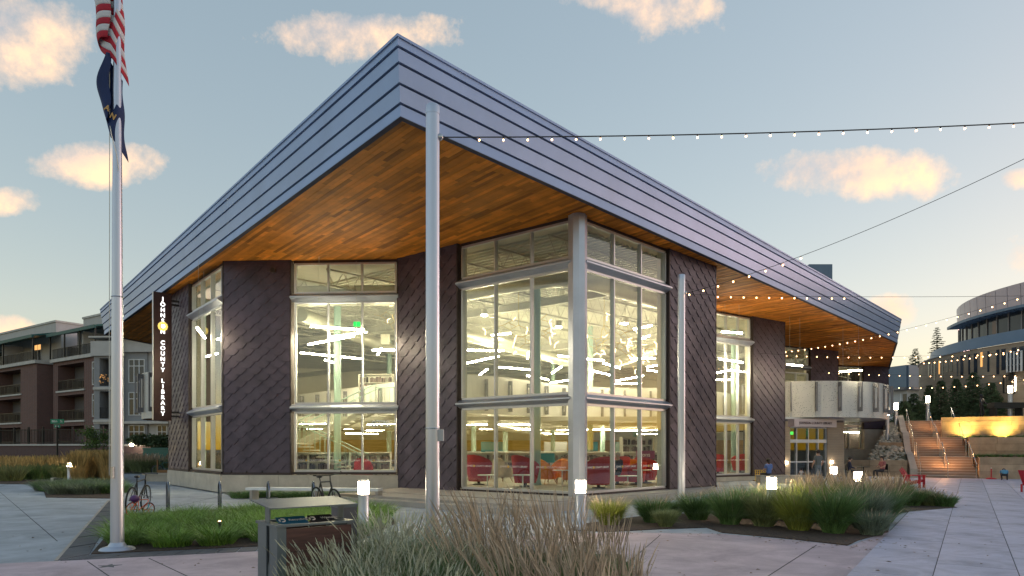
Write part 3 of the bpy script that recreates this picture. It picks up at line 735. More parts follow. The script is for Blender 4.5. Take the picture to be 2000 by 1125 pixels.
for k in range(13):                                            # open-web joists
    o = cA + jn * (1.6 + k * 2.3)
    for a, b in inner_runs(o, jd):
        if b - a < 2: continue
        mb = MB(); p, q = o + jd * a, o + jd * b
        for z in (8.95, 8.3): mb.tube((*p, z), (*q, z), .045, n=4)
        n = int((b - a) / .75); 
        for i in range(n):
            t0 = a + (b - a) * i / n; t1 = a + (b - a) * (i + .5) / n; t2 = a + (b - a) * (i + 1) / n
            r0, r1, r2 = o + jd * t0, o + jd * t1, o + jd * t2
            mb.tube((*r0, 8.95), (*r1, 8.3), .018, n=3, cap=False); mb.tube((*r1, 8.3), (*r2, 8.95), .018, n=3, cap=False)
        L_('roof_joist', mb, M['steel'], fix=False)
for k in (0, 1, 2):
    o = cA + jd * (6 + k * 11)
    for a, b in inner_runs(o, jn):
        p, q = o + jn * a, o + jn * b; n_ = jd * .12; mb = MB()
        for z0, z1, w_ in ((7.95, 7.98, .12), (7.98, 8.26, .02), (8.26, 8.29, .12)):
            n_ = jd * w_; mb.hexa([(*(p - n_), z0), (*(q - n_), z0), (*(q + n_), z0), (*(p + n_), z0), (*(p - n_), z1), (*(q - n_), z1), (*(q + n_), z1), (*(p + n_), z1)])
        L_('roof_girder', mb, M['steel'])
# ducts following the two corner walls
def off(fr, s, d): return fr.xy(s, -d)
pts = [(*off(fL, -1.0, 2.2), 8.15), (*off(fL, 2, 2.2), 8.15), (*off(fL, LL - 3.6, 2.2), 8.15), (*off(fL, LL - 2.5, 2.45), 8.15), (*off(fR, 2.2, 2.6), 8.15), (*off(fR, 3.4, 2.2), 8.15), (*off(fR, 8.0, 2.2), 8.15)]
L_('supply_duct', MB().path(pts, .45, 18), M['duct'], smooth=True)
for a, b, z, r in (((-3.2, 29.5), (3.5, 41), 7.1, .3), ((-9.5, 30), (-6.5, 44), 7.8, .32), ((9, 36), (6, 50), 7.6, .35), ((-1.0, 33), (3.2, 58), 2.98, .25), ((-9, 34), (-2, 50), 3.0, .2)):
    mb = MB(); mb.path([(*a, z), (*V2(*a).lerp(V2(*b), .5), z), (*b, z)], r, 14); L_('supply_duct', mb, M['duct'], smooth=True)
mb = MB(); mb.tube(fF.p(.6, -2.0, 8.2), fF.p(fF.L + .5, -2.0, 8.2), .42, n=18); L_('supply_duct', mb, M['duct'], smooth=True)
# columns
for px, Y, z1 in ((1048, 25.8, 9.05), (659, 30.2, 9.05), (925, 41, 3.4), (987, 42, 3.4), (1153, 39.5, 9.05), (1177, 43, 3.4), (1433, 40.5, 9.05), (395, 30.5, 9.05), (1080, 50, 9.0), (1240, 52, 3.4), (760, 44, 9.0)):
    X = (px - CX) / F * Y; mb = MB(); mb.lathe([(.16, ZF), (.16, z1)], 18, (X, Y, 0)); mb.lathe([(.19, ZF), (.19, ZF + .1)], 18, (X, Y, 0)); L_('column', mb, M['column'], smooth=True)
# mezzanine with curved balustrade
EDGE = [(-13.5, 41.5), (-9.5, 37.5), (-5.5, 33.2), (-2.5, 30.4), (-.6, 31.2), (1.2, 33.4), (3.2, 35.6), (5.6, 36.6), (8.4, 36.9), (10.4, 37.4), (13.5, 41), (17, 45.2)]
def spline(pts, n):
    pts = [V2(*p) for p in pts]; out = []
    for i in range(len(pts) - 1):
        p0, p1, p2, p3 = pts[max(i - 1, 0)], pts[i], pts[i + 1], pts[min(i + 2, len(pts) - 1)]
        for k in range(n):
            t = k / n; out.append(.5 * ((2 * p1) + (p2 - p0) * t + (2 * p0 - 5 * p1 + 4 * p2 - p3) * t * t + (3 * p1 - p0 - 3 * p2 + p3) * t ** 3))
    return out + [pts[-1]]
ed = spline(EDGE, 10)
L_('mezzanine', MB().prism([tuple(p) for p in ed] + [(26, 55), (26, 60), (0, 64), (-17, 58)], 3.42, 3.68), M['white'])
acc_l = 0; seg = [ed[0]]
def bal_panel(pts):
    mb = MB(); n = len(pts)
    nrm = [V2((pts[min(i + 1, n - 1)] - pts[max(i - 1, 0)]).y, -(pts[min(i + 1, n - 1)] - pts[max(i - 1, 0)]).x).normalized() for i in range(n)]
    for i in range(n - 1):
        a, b = pts[i] + nrm[i] * .10, pts[i + 1] + nrm[i + 1] * .10; a2, b2 = pts[i] + nrm[i] * .06, pts[i + 1] + nrm[i + 1] * .06
        mb.hexa([(*a, 3.38), (*b, 3.38), (*b2, 3.38), (*a2, 3.38), (*a, 5.12), (*b, 5.12), (*b2, 5.12), (*a2, 5.12)])
    L_('balustrade_panel', mb, M['panel'])
    p = pts[-1]; q = p + nrm[-1] * .36; f = Fr(tuple(p + nrm[-1] * .1), tuple(q))
    mb = MB(); mb.fbox(f, .02, .09, -.03, .03, 3.5, 4.95); mb.fbox(f, .17, .24, -.03, .03, 3.5, 4.95); mb.fbox(f, .09, .17, -.028, .028, 3.5, 3.7); mb.fbox(f, .09, .17, -.028, .028, 4.75, 4.95); L_('balustrade_fin', mb, M['fin'])
for i in range(1, len(ed)):
    seg.append(ed[i]); acc_l += (ed[i] - ed[i - 1]).length
    if acc_l > 1.25: bal_panel(seg); seg = [ed[i]]; acc_l = 0
# under-mezzanine ceiling beams
for k in range(9):
    y = 34 + k * 2.6; L_('ceiling_beam', MB().box(-11.5 + k * .2, (9.2, 11, 13.5)[min(k, 2)], y, y + .12, 3.2, 3.41), M['steel'])
# inner stair behind the frontal window
SX, SY = -8.6, 29.3
mb = MB()
for i in range(12): mb.box(SX - 1.6 + i * .30, SX - 1.6 + i * .30 + .34, SY + 2.4, SY + 3.9, ZF + 1.7 + i * .145, ZF + 1.75 + i * .145)
for i in range(11): mb.box(SX + 1.7 - i * .30, SX + 2.04 - i * .30, SY + .3, SY + 1.8, ZF + .12 + i * .15, ZF + .17 + i * .15)
mb.box(SX - 2.9, SX - 1.3, SY + .3, SY + 3.9, ZF + 1.62, ZF + 1.72)
for yy in (SY + 2.4, SY + 3.86): mb.add([(SX - 1.6, yy, ZF + 1.5), (SX + 2.1, yy, ZF + 3.3), (SX + 2.1, yy, ZF + 3.6), (SX - 1.6, yy, ZF + 1.8), (SX - 1.6, yy + .04, ZF + 1.5), (SX + 2.1, yy + .04, ZF + 3.3), (SX + 2.1, yy + .04, ZF + 3.6), (SX - 1.6, yy + .04, ZF + 1.8)], [(0, 1, 2, 3), (7, 6, 5, 4), (0, 4, 5, 1), (1, 5, 6, 2), (2, 6, 7, 3), (3, 7, 4, 0)])
stair = L_('inner_stair', mb, M['steel'])
mb = MB()
def railing(mb, a, b, h=1.0, n=14):
    a, b = Vector(a), Vector(b); up = Vector((0, 0, h)); mb.tube(a + up, b + up, .03, n=6)
    for i in range(n + 1): p = a.lerp(b, i / n); mb.tube(p, p + up, .012, n=4)
for yy in (SY + 2.4, SY + 3.9): railing(mb, (SX - 1.6, yy, ZF + 1.75), (SX + 2.1, yy, ZF + 3.5))
for yy in (SY + .3, SY + 1.8): railing(mb, (SX - 1.3, yy, ZF + 1.7), (SX + 1.9, yy, ZF + .15))
railing(mb, (SX + 2.1, SY + 2.4, 3.68), (SX + 7.5, SY + 2.0, 3.68), n=24); railing(mb, (SX - 2.9, SY + .3, 2.0), (SX - 2.9, SY + 3.9, 2.0))
L_('stair_railing', mb, M['column'], stair, fix=False)
L_('stair_landing', MB().box(SX + 2.05, SX + 7.6, SY + 2.0, SY + 4.6, 3.45, 3.68), M['steel'], stair)

# ---- furniture and lamps (things)
def bar_lamp(p, q, label, group, m, drop=0.0, r=.03):
    p, q = Vector(p), Vector(q); c = (p + q) / 2
    t = thing('light_bar', label, 'lamp', c, 0, group)
    d = (q - p).normalized(); n_ = Vector((-d.y, d.x, 0)).normalized() * r; u_ = Vector((0, 0, r))
    hx = lambda a, b, lo, hi: [tuple(k - c) for k in (a - n_ + lo, b - n_ + lo, b + n_ + lo, a + n_ + lo, a - n_ + hi, b - n_ + hi, b + n_ + hi, a + n_ + hi)]
    obj('diffuser', MB().hexa(hx(p, q, -u_, u_)), m, t)
    obj('housing', MB().hexa(hx(p, q, u_ * 1.05, u_ * 1.7)), M['white'], t)
    if drop:
        mb = MB()
        for k in (.15, .85): a = p.lerp(q, k) - c; mb.tube(a + u_ * 1.7, a + Vector((0, 0, drop)), .006, n=3)
        obj('hanger_wire', mb, M['steel'], t, fix=False)
UP = [(913, 684, 984, 685), (913, 709, 974, 696), (937, 732, 952, 721), (975, 717, 1036, 722), (1030, 700, 1032, 688), (1029, 734, 1037, 735), (1056, 738, 1071, 742), (1075, 748, 1112, 742), (1078, 729, 1102, 712), (1090, 695, 1112, 697),
      (1143, 701, 1155, 702), (1178, 709, 1211, 719), (1156, 724, 1206, 736), (1204, 744, 1266, 732), (1231, 700, 1280, 700), (1264, 717, 1280, 714), (1265, 723, 1280, 725), (1195, 750, 1254, 749), (1238, 643, 1262, 638), (1250, 663, 1265, 657),
      (607, 637, 711, 645), (602, 673, 691, 656), (587, 689, 709, 701), (635, 703, 652, 708), (737, 693, 745, 681), (727, 684, 738, 684), (1405, 701, 1450, 708), (1393, 730, 1430, 722), (1393, 742, 1412, 742), (1640, 726, 1655, 725), (1538, 712, 1560, 714), (1410, 648, 1440, 650), (960, 655, 985, 652), (385, 640, 400, 660), (390, 700, 425, 690)]
cnt_ = {}; ORDS = ('first', 'second', 'third', 'fourth', 'fifth', 'sixth', 'seventh', 'eighth', 'ninth', 'tenth', 'eleventh', 'twelfth')
UP.sort()
for i, (x0, y0, x1, y1) in enumerate(UP):
    z = 6.35
    if y0 < 665 and x0 > 900: z = 7.6
    def pt(x, y):
        Y = (z - H) * F / (HY - y); Y = min(max(Y, 24.5), 52); return Vector(((x - CX) / F * Y, Y, z))
    p, q = pt(x0, y0), pt(x1, y1)
    if (q - p).length < 1.2: q = p + (q - p).normalized() * 1.2
    if (q - p).length > 3.4: q = p + (q - p).normalized() * 3.4
    win = 'seen through the left corner window' if 900 < x0 < 1120 else 'seen through the right corner window' if x0 < 1300 and x0 > 1120 else 'seen above the inner stair' if 560 < x0 < 800 else 'seen through the tall window beside the entrance' if x0 > 1300 else 'seen through the left wing window'
    cnt_[win] = cnt_.get(win, 0) + 1; bar_lamp(p, q, '%s hanging light bar under the roof, ' % ORDS[cnt_[win] - 1] + win, 'upper hanging light bars ' + win, M['lamp'], 9.0 - z)
for i, (p, q) in enumerate((((30.2, 61.2, 3.3), (32.6, 61.6, 3.3)), ((21.5, 50.6, 2.9), (23.2, 51.4, 2.9)), ((30.0, 61.8, 6.4), (32.0, 62.2, 6.4)))):
    bar_lamp(p, q, '%s light bar behind the small windows right of the entrance' % ('lower far', 'lower near', 'upper far')[i], 'light bars behind the far right windows', M['lamp'], .2)
lo = random.Random(3)
for r_ in range(2, 8, 1):
    for k in range(0, 8):
        if (k + r_) % 2 == 0: continue
        Y = 27.0 + r_ * 3.9 + lo.uniform(-.5, .5); X = lo.uniform(-.32, .26) * Y; z = 2.92 + .06 * (r_ % 3)
        if r_ < 2: continue
        if not (-12 < X < 12): continue
        a = lo.choice((0, .12, .5, -.25, 2.7)); d = Vector((math.cos(a), math.sin(a), 0)) * 1.25; c = Vector((X, Y, z))
        bar_lamp(c - d, c + d, 'low hanging light bar below the mezzanine, in the ground-floor reading room', 'light bars below the mezzanine', M['lamp_lo'], .3, .015)
def chandelier(c, seed, n, label):
    g = random.Random(seed); t = thing('branching_chandelier', label, 'chandelier', c, 0, 'branching chandeliers'); mb = MB(); tips = MB()
    mb.tube((0, 0, .3), (0, 0, 9 - c[2]), .012, n=4)
    nodes = [(Vector((0, 0, .3)), Vector((0, 0, -1)))]; cnt = 0
    while cnt < n and nodes:
        p, d = nodes.pop(0); x = d.orthogonal().normalized(); x.rotate(Matrix.Rotation(g.uniform(0, 6.28), 3, d))
        for s in (1, -1):
            e = (d * .5 + x * s * .87 + Vector((g.uniform(-.2, .2),) * 3)).normalized()
            if abs(e.z) > .75: e = Vector((e.x + .5, e.y, e.z * .5)).normalized()
            q = p + e * g.uniform(.3, .42); q.z = max(-.75, min(.6, q.z)); mb.tube(p, q, .011, n=5); cnt += 1
            if cnt > n * .45 and g.random() < .55:
                y = e.orthogonal().normalized(); y.rotate(Matrix.Rotation(g.uniform(0, 6.28), 3, e))
                for s2 in (1, -1): tips.tube(q, q + (e * .5 + y * s2 * .85).normalized() * .17, .016, .016, n=6)
            else: nodes.append((q, e))
    obj('arms', mb, M['brass'], t, fix=False); obj('lit_tips', tips, M['tip'], t, fix=False)
chandelier(P(1013, 650, 26.5), 5, 42, 'branching brass chandelier with glowing tips, behind the left side of the corner window')
chandelier(P(1180, 655, 26.5), 9, 50, 'branching brass chandelier with glowing tips, just right of the corner post')
chandelier(P(1245, 690, 29.5), 14, 40, 'lowest branching chandelier, behind the right end of the corner window')
chandelier(P(778, 620, 31.5), 21, 22, 'branching chandelier half hidden at the right edge of the stair window')
# exit sign
p = P(697, 633, 32)
t = thing('exit_sign', 'small green lit exit sign hanging above the inner stair', 'sign', p)
obj('sign_face', MB().box(-.16, .16, -.03, .03, -.11, .11), M['exit'], t); obj('hanger', MB().tube((0, 0, .11), (0, 0, 8.9 - p.z), .012, n=5), M['steel'], t)
p = P(374, 843, 33); t = thing('exit_sign', 'small green lit exit sign behind the left wing window', 'sign', (-14.2, 35, 2.5)); obj('sign_face', MB().box(-.16, .16, -.03, .03, -.11, .11), M['exit'], t); obj('hanger', MB().tube((0, 0, .11), (0, 0, .9), .012, n=5), M['steel'], t)
# bookshelves
def shelf_proto(w, h, seed, n=3, d=.5):
    g = random.Random(seed); t = MB()
    for x in (-w / 2, w / 2 - .04): t.box(x, x + .04, -d / 2, d / 2, 0, h)
    t.box(-w / 2 + .04, w / 2 - .04, -d / 2, d / 2, h - .04, h); t.box(-w / 2 + .04, w / 2 - .04, .02, .05, .02, h - .04); t.box(-w / 2 + .04, w / 2 - .04, -d / 2, d / 2, 0, .08)
    b = MB()
    for k in range(n):
        z = .08 + (h - .14) * k / n
        if k: t.box(-w / 2 + .04, w / 2 - .04, -d / 2, d / 2, z - .025, z)
        x = -w / 2 + .06
        while x < w / 2 - .12:
            bw = g.uniform(.025, .06); bh = g.uniform(.55, .8) * (h - .14) / n
            if g.random() < .9: b.cur = g.random(); b.box(x, x + bw, -d / 2 + g.uniform(.02, .06), .0, z + .002, z + bh)
            else: x += g.uniform(.05, .2)
            x += bw + .003
    return t.mesh('case'), b.mesh('books', attr=True, fix=False)
SP = [shelf_proto(1.9, 1.25, s, 3) for s in (1, 2, 3)]; SPT = [shelf_proto(1.9, 2.1, s, 5) for s in (4, 5)]
def shelf(x, y, z, rz, label, group, tall=False, k=0):
    t = thing('bookshelf', label, 'bookshelf', (x, y, z), rz, group); pr = SPT[k % 2] if tall else SP[k % 3]
    obj('case', pr[0], M['white'], t); obj('books', pr[1], M['book'], t)
for i in range(7): shelf(-3.2 + i * 1.95, 33.0 + (i > 3) * .8, ZF, 0, 'low white bookshelf full of books, behind the red armchairs, %s from the left' % ORDS[i], 'low bookshelves behind the armchairs', k=i)
for i in range(7): shelf(-5 + i * 2.2, 39.0, ZF, 0, 'white ground-floor bookshelf in the second row, %s from the left' % ORDS[i], 'second row of bookshelves', k=i + 1)
for i in range(6): shelf(-6 + i * 2.9, 46, ZF, 0, 'white bookshelf before the far wood wall, %s from the left' % ORDS[i], 'bookshelves before the wood wall', k=i + 2)
for i in range(3): shelf(-10.6 + i * 1.95, 31.6, ZF, .1, 'white bookshelf seen through the lower panes of the stair window, %s from the left' % ORDS[i], 'bookshelves behind the stair window', k=i)
for i in range(3): shelf(-7.3 + i * 1.95, 36.0, 3.68, -.15, 'tall upper-floor bookshelf behind the stair railing, %s from the left' % ORDS[i], 'upper-floor bookshelves', tall=True, k=i)
for i in range(2): shelf(7.2 + i * 2, 38.5, ZF, .2, 'tall white bookcase behind the right corner window, %s from the left' % ORDS[i], 'tall bookcases of the reading room', tall=True, k=i)
for i in range(2): shelf(-14 + i * 1.2, 34 + i * 1.5, ZF, -.7, 'white bookshelf behind the left wing window, %s from the left' % ORDS[i], 'bookshelves of the left wing', k=i)
# armchairs
def scoop_chair(label, x, y, rz, m, s=1.0, group=None, hi=1.02, lo_=.62):
    t = thing('armchair', label, 'armchair', (x, y, ZF), rz, group); n = 22; q = []; fs = []
    prof = [(0, 1.0), (.07, 1.0)]
    for j, (th) in enumerate((0, 1)):
        for i in range(n + 1):
            a = R(-135 + 270 * i / n); k = (math.cos(a * .62)) ** 1.2 if abs(a) < R(135) else 0
            h = lo_ + (hi - lo_) * max(0, k)
            for f_ in (0, .33, .66, 1.0):
                z = .12 + (h - .12) * f_; r = (.34 + .12 * f_ ** .8) - (.06 if th else 0)
                q.append((r * math.sin(a) * s * 1.02, r * math.cos(a) * s, z * s))
    row = 4; blk = (n + 1) * row
    for i in range(n):
        for k in range(row - 1):
            a = i * row + k; fs.append((a, a + row, a + row + 1, a + 1)); fs.append((blk + a, blk + a + 1, blk + a + row + 1, blk + a + row))
        fs.append((i * row + 3, (i + 1) * row + 3, blk + (i + 1) * row + 3, blk + i * row + 3)); fs.append((i * row, blk + i * row, blk + (i + 1) * row, (i + 1) * row))
    for i in (0, n):
        for k in range(row - 1): a = i * row + k; fs.append((a, a + 1, blk + a + 1, blk + a))
    obj('back_shell', MB().add(q, fs), m, t, smooth=True)
    obj('seat', MB().lathe([(.01, .14), (.3, .14), (.34, .2), (.35, .4), (.32, .45), (.01, .46)], 20, (0, -.03, 0)), m, t, smooth=True)
    mb = MB(); mb.lathe([(.24, 0), (.24, .03), (.06, .05), (.06, .15)], 16); obj('base', mb, M['black'], t)
    return t
def wing_chair(label, x, y, rz, m, group=None):
    t = thing('armchair', label, 'armchair', (x, y, ZF), rz, group)
    mb = MB()
    q = []; n = 14
    for i in range(n + 1):
        a = R(-150 + 300 * i / n); h = .62 + .38 * max(0, math.cos(a)) ** .7 - (.05 if abs(a) > R(120) else 0)
        for r, z in ((.40, .22), (.44, h * .6), (.41, h), (.33, h), (.32, h * .6), (.33, .22)): q.append((r * math.sin(a), r * math.cos(a), z))
    fs = []
    for i in range(n):
        for k in range(6): fs.append((i * 6 + k, (i + 1) * 6 + k, (i + 1) * 6 + (k + 1) % 6, i * 6 + (k + 1) % 6))
    fs += [tuple(range(6)), tuple(range(n * 6, n * 6 + 6))]
    obj('back', mb.add(q, fs), m, t, smooth=True)
    obj('seat', MB().lathe([(.01, .2), (.33, .2), (.36, .3), (.34, .42), (.01, .44)], 18, (0, -.05, 0)), m, t, smooth=True)
    for sx in (-1, 1):
        for sy in (-1, 1): obj('leg', MB().tube((sx * .22, sy * .22, .2), (sx * .3, sy * .3, 0), .022, .014, n=6), M['leg_wood'], t)
def cz(px, Y): return (px - CX) / F * Y
scoop_chair('large dark red scoop armchair at the left edge of the corner window', cz(935, 26.2), 26.2, 2.6, M['red'], 1.16)
scoop_chair('large dark red scoop armchair in the middle of the left corner panes', cz(1026, 24.9), 24.9, 2.3, M['red'], 1.16)
scoop_chair('large red scoop armchair right beside the corner post', cz(1169, 23.8), 23.8, 3.6, M['red'], 1.12)
scoop_chair('red scoop armchair behind the reading person', cz(1206, 26.4), 26.4, 3.5, M['red_bright'], 1.1)
scoop_chair('dark red scoop armchair at the right edge of the corner window', cz(1262, 27.5), 27.5, 2.4, M['red'], 1.05)
scoop_chair('bright red scoop armchair lying open behind the right corner panes', cz(1243, 26.3), 26.3, 3.9, M['red_bright'], .9)
scoop_chair('red scoop armchair at the left of the window beside the entrance', cz(1402, 37.6), 37.6, 2.8, M['red'], 1.1)
scoop_chair('red scoop armchair at the right of the window beside the entrance', cz(1445, 39.6), 39.6, 3.4, M['red'], 1.1)
wing_chair('orange wing armchair left of the corner post', cz(1068, 26.6), 26.6, .5 + 1.6, M['orange'])
wing_chair('orange wing armchair behind the other orange chair', cz(1088, 28.3), 28.3, 2.5 + 1.4, M['orange'])
wing_chair('orange wing armchair half hidden by the corner post', cz(1117, 26.0), 26, 2.0, M['orange'])
wing_chair('orange-red wing armchair behind the reading person\'s table', cz(1232, 27.6), 27.6, 3.0, M['orange'])
wing_chair('tan armchair between the two dark red armchairs', cz(982, 28.5), 28.5, 2.4, M['tan'])
wing_chair('tan armchair behind the leftmost red armchair', cz(965, 30.0), 30, 3.6, M['tan'])
wing_chair('tan sofa chair behind the orange chairs', cz(1100, 30.3), 30.3, 3.2, M['tan'])
wing_chair('red reading chair behind the lower stair window', cz(710, 29.6), 29.6, 3.1, M['red'])
def side_table(label, px, Y, h=.62):
    t = thing('side_table', label, 'table', (cz(px, Y), Y, ZF), 0, 'small white side tables')
    obj('top', MB().lathe([(.01, h - .03), (.36, h - .03), (.37, h - .01), (.36, h), (.01, h)], 24), M['white'], t); obj('stem', MB().tube((0, 0, .02), (0, 0, h - .03), .025, n=8), M['white'], t); obj('foot', MB().lathe([(.2, 0), (.2, .012), (.03, .03)], 16), M['white'], t)
side_table('small round white table beside the leftmost red armchair', 952, 24.6, .45); side_table('small round white table in front of the second red armchair', 1021, 23.4, .5); side_table('small white table before the orange chairs', 1098, 25.6, .6); side_table('small white table beside the reading person', 1226, 24.6, .42); side_table('small white table at the right edge of the corner window', 1254, 25.8, .6)
# shelf-end signs, displays
t = thing('hanging_sign', 'magenta sign panel with white letters behind the right corner panes', 'sign', (cz(1266, 31), 31, ZF)); obj('panel', MB().box(-.55, .3, -.03, .03, .95, 1.32), M['purple'], t); obj('post', MB().box(-.5, -.44, -.02, .02, 0, .95), M['steel'], t)
place_text('lettering', text_mesh('ons', .26, .003), M['decal'], (cz(1266, 31) - .1, 30.96, ZF + 1.13), (1, 0, 0), t)
t = thing('display_board', 'dark teal display board among the bookshelves left of the corner post', 'board', (cz(1066, 31.6), 31.6, ZF)); obj('panel', MB().box(-.42, .42, -.03, .03, .75, 1.2), M['teal'], t); obj('stand', MB().box(-.03, .03, -.02, .02, 0, .75), M['steel'], t)
for px, m, lb in ((962, 'teal', 'teal wall panel high on the wood wall at the left'), (1145, 'teal', 'teal panel at the far wood wall beside the corner post'), (1085, 'stucco', 'grey notice board on the far wood wall'), (1216, 'column', 'pale green partition before the far wood wall'), (1255, 'gold', 'yellow-green panel at the far right of the reading room')):
    o = tag(obj('wall_panel', MB().box(-.9, .9, -.05, .05, -.42, .42), M[m], loc=(cz(px, 52), 52, 1.9)), lb, 'panel')
t = thing('ceiling_speaker', 'small cream loudspeaker box hanging above the stair window', 'speaker', P(753, 663, 34)); obj('box', MB().box(-.2, .2, -.15, .15, -.25, .25), M['cream'], t); obj('rod', MB().tube((0, 0, .25), (0, 0, 1.9), .01, n=5), M['steel'], t)
for px, py in ((946, 617), (1091, 640), (1098, 580), (1221, 633)):
    p = P(px, py, 30); t = thing('pendant_downlight', 'small round downlight high under the roof, near the %s pane of the corner window' % {946: 'leftmost', 1091: 'third', 1098: 'third upper', 1221: 'fifth'}[px], 'lamp', p, 0, 'small roof downlights'); obj('lens', MB().lathe([(.01, 0), (.13, 0), (.13, .05), (.01, .05)], 14), M['lamp'], t); obj('can', MB().lathe([(.14, .05), (.14, .3), (.01, .3)], 14), M['white'], t); obj('stem', MB().tube((0, 0, .3), (0, 0, 9 - p.z), .012, n=5), M['steel'], t)
# ------------------------------------------------------------------ poles, flags, string lights
def pole(name, label, cat, base, ztop, r0, r1, cap=True, group=None):
    t = thing(name, label, cat, base, 0, group)
    obj('shaft', MB().tube((0, 0, 0), (0, 0, ztop), r0, r1, n=28), M['pole'], t, smooth=True)
    if cap: obj('cap', MB().lathe([(r1 * 1.04, ztop - .14), (r1 * 1.04, ztop - .005), (r1 * .9, ztop + .02), (.01, ztop + .03)], 28), M['pole'], t, smooth=True)
    obj('base_plate', MB().lathe([(r0 * 1.6, 0), (r0 * 1.6, .03), (r0 * 1.02, .05)], 28), M['pole'], t, smooth=True)
    return t
MP = G(845, 1074); MPZ = H + (HY - 208) / F * MP.y
mp = pole('light_pole', 'tall silver light pole rising from the grasses in front of the library', 'pole', MP, MPZ, .122, .117)
obj('collar', MB().lathe([(.124, H + (HY - 837) / F * MP.y - .01), (.127, H + (HY - 837) / F * MP.y), (.124, H + (HY - 837) / F * MP.y + .012)], 28), M['rail'], mp)
zb = H + (HY - 850) / F * MP.y
obj('junction_box', MB().box(.1, .19, -.07, .07, zb - .1, zb + .1), M['stucco_lt'], mp); obj('hand_hole', MB().box(.09, .125, -.05, .05, .22, .42), M['pole'], mp)
hz1 = H + (HY - 268) / F * MP.y
obj('cable_hook', MB().ball((.13, 0, hz1), .06, 10, 8), M['rail'], mp, smooth=True)
SPB = G(1331, 1003); SPZ = H + (HY - 538) / F * SPB.y
sp = pole('light_pole', 'shorter silver light pole standing before the right shingled panel', 'pole', SPB, SPZ, .1, .095)
obj('cable_hook', MB().ball((.11, 0, H + (HY - 572) / F * SPB.y), .05, 8, 6), M['rail'], sp, smooth=True)
EP = Vector(((2150 - CX) / F * 11.5, 11.5, 0)); EPZ = 7.9
fp_b = G(229, 1076)
fp = thing('flagpole', 'tall tapered silver flagpole with a round flange at the left', 'flagpole', fp_b)
obj('shaft', MB().tube((0, 0, .05), (0, 0, 12.5), .108, .04, n=28), M['pole'], fp, smooth=True)
obj('finial', MB().ball((0, 0, 12.58), .09, 12, 10), M['gold'], fp, smooth=True)
obj('flange', MB().lathe([(.275, 0), (.28, .03), (.25, .06), (.15, .085), (.112, .14), (.108, .15)], 32), M['metal'], fp, smooth=True)
obj('joint_ring', MB().lathe([(.09, 4.35), (.096, 4.36), (.09, 4.37)], 24), M['rail'], fp)
ropes = MB(); zt = H + (HY + 60) / F * fp_b.y
ropes.path([(-.1, -.06, 1.3), (-.105, -.05, 4), (-.1, -.05, 9.3)], .006, 5); ropes.path([(-.09, -.06, 7.3), (-.03, -.12, 7.1), (.06, -.12, 6.75), (.08, -.09, 6.5)], .008, 5)
obj('halyard', ropes, M['white'], fp)
obj('cleat', MB().box(-.02, .02, -.16, -.1, 1.25, 1.45), M['rail'], fp)
# limp flags
def flag(name, label, ztop, hoist, fly, fold, right, drop, seed, paint):
    g = np.random.RandomState(seed); ns, nt = 46, 39; t_ = thing(name, label, 'flag', (fp_b.x, fp_b.y, 0)); mbs = {}
    pts = np.zeros((ns + 1, nt + 1, 3))
    for i in range(ns + 1):
        s = i / ns
        for j in range(nt + 1):
            t = j / nt
            lx = -.075 - fold(t) * math.sin(math.pi * min(1, s / .62)) ** .8 if s < .62 else -.075 + (right(t) + .075) * ((s - .62) / .38) ** .7
            yy = -.05 - .07 * math.sin(s * 9 + t * 1.2) - .02 * math.sin(t * 7 + s * 4) + (.26 * max(0, s - .55))
            z = ztop - t * hoist * (1 - .10 * s) - drop * s ** 1.5 * (.55 + .45 * t)
            pts[i, j] = (lx + .018 * math.sin(t * 11 + s * 3), yy, z)
    for i in range(ns):
        for j in range(nt):
            k = paint((i + .5) / ns, (j + .5) / nt); mb = mbs.setdefault(k, MB())
            mb.quad(*[tuple(pts[a, b]) for a, b in ((i, j), (i + 1, j), (i + 1, j + 1), (i, j + 1))])
    for k, mb in mbs.items():
        o = obj({'flag_red': 'red_stripes', 'flag_white': 'white_stripes', 'flag_blue': 'field'}[k], mb, M[k], t_, fix=False)
        bm = bmesh.new(); bm.from_mesh(o.data); bmesh.ops.remove_doubles(bm, verts=bm.verts, dist=1e-5); bm.to_mesh(o.data); bm.free(); o.data.shade_smooth()
        so = o.modifiers.new('thickness', 'SOLIDIFY'); so.thickness = .004
    return t_, pts
pz = lambda py: H + (HY - py) / F * fp_b.y
def us(s, t):
    if s < .38 and t < 7 / 13: return 'flag_blue'
    return 'flag_red' if int(t * 13) % 2 == 0 else 'flag_white'
f1, pts = flag('flag', 'striped red and white flag with a starred blue canton, hanging limp at the flagpole top', pz(-95), 1.55, 2.2, lambda t: .10 + .20 * math.sin(math.pi * min(1, .2 + t * .6)), lambda t: .055 + .05 * t, .85, 3, us)
mb = MB(); g_ = random.Random(5)
for i in range(3, 17, 3):
    for j in range(2, 20, 3):
        p = pts[i, j] + np.array([0, -.012, 0]); st = [(p[0] + (.028 if k % 2 == 0 else .011) * math.cos(math.pi / 2 + k * math.pi / 5), p[1], p[2] + (.028 if k % 2 == 0 else .011) * math.sin(math.pi / 2 + k * math.pi / 5)) for k in range(10)]
        mb.add(st, [tuple(range(10))])
obj('stars', mb, M['flag_white'], f1, fix=False)
f2_, pts2 = flag('flag', 'dark blue flag with gold letters, hanging limp below the striped flag', pz(108), 1.15, 1.7, lambda t: .02 + .22 * math.sin(math.pi * min(1, t * .85 + .1)) ** 1.5, lambda t: .06 + .035 * t, .75, 8, lambda s, t: 'flag_blue')
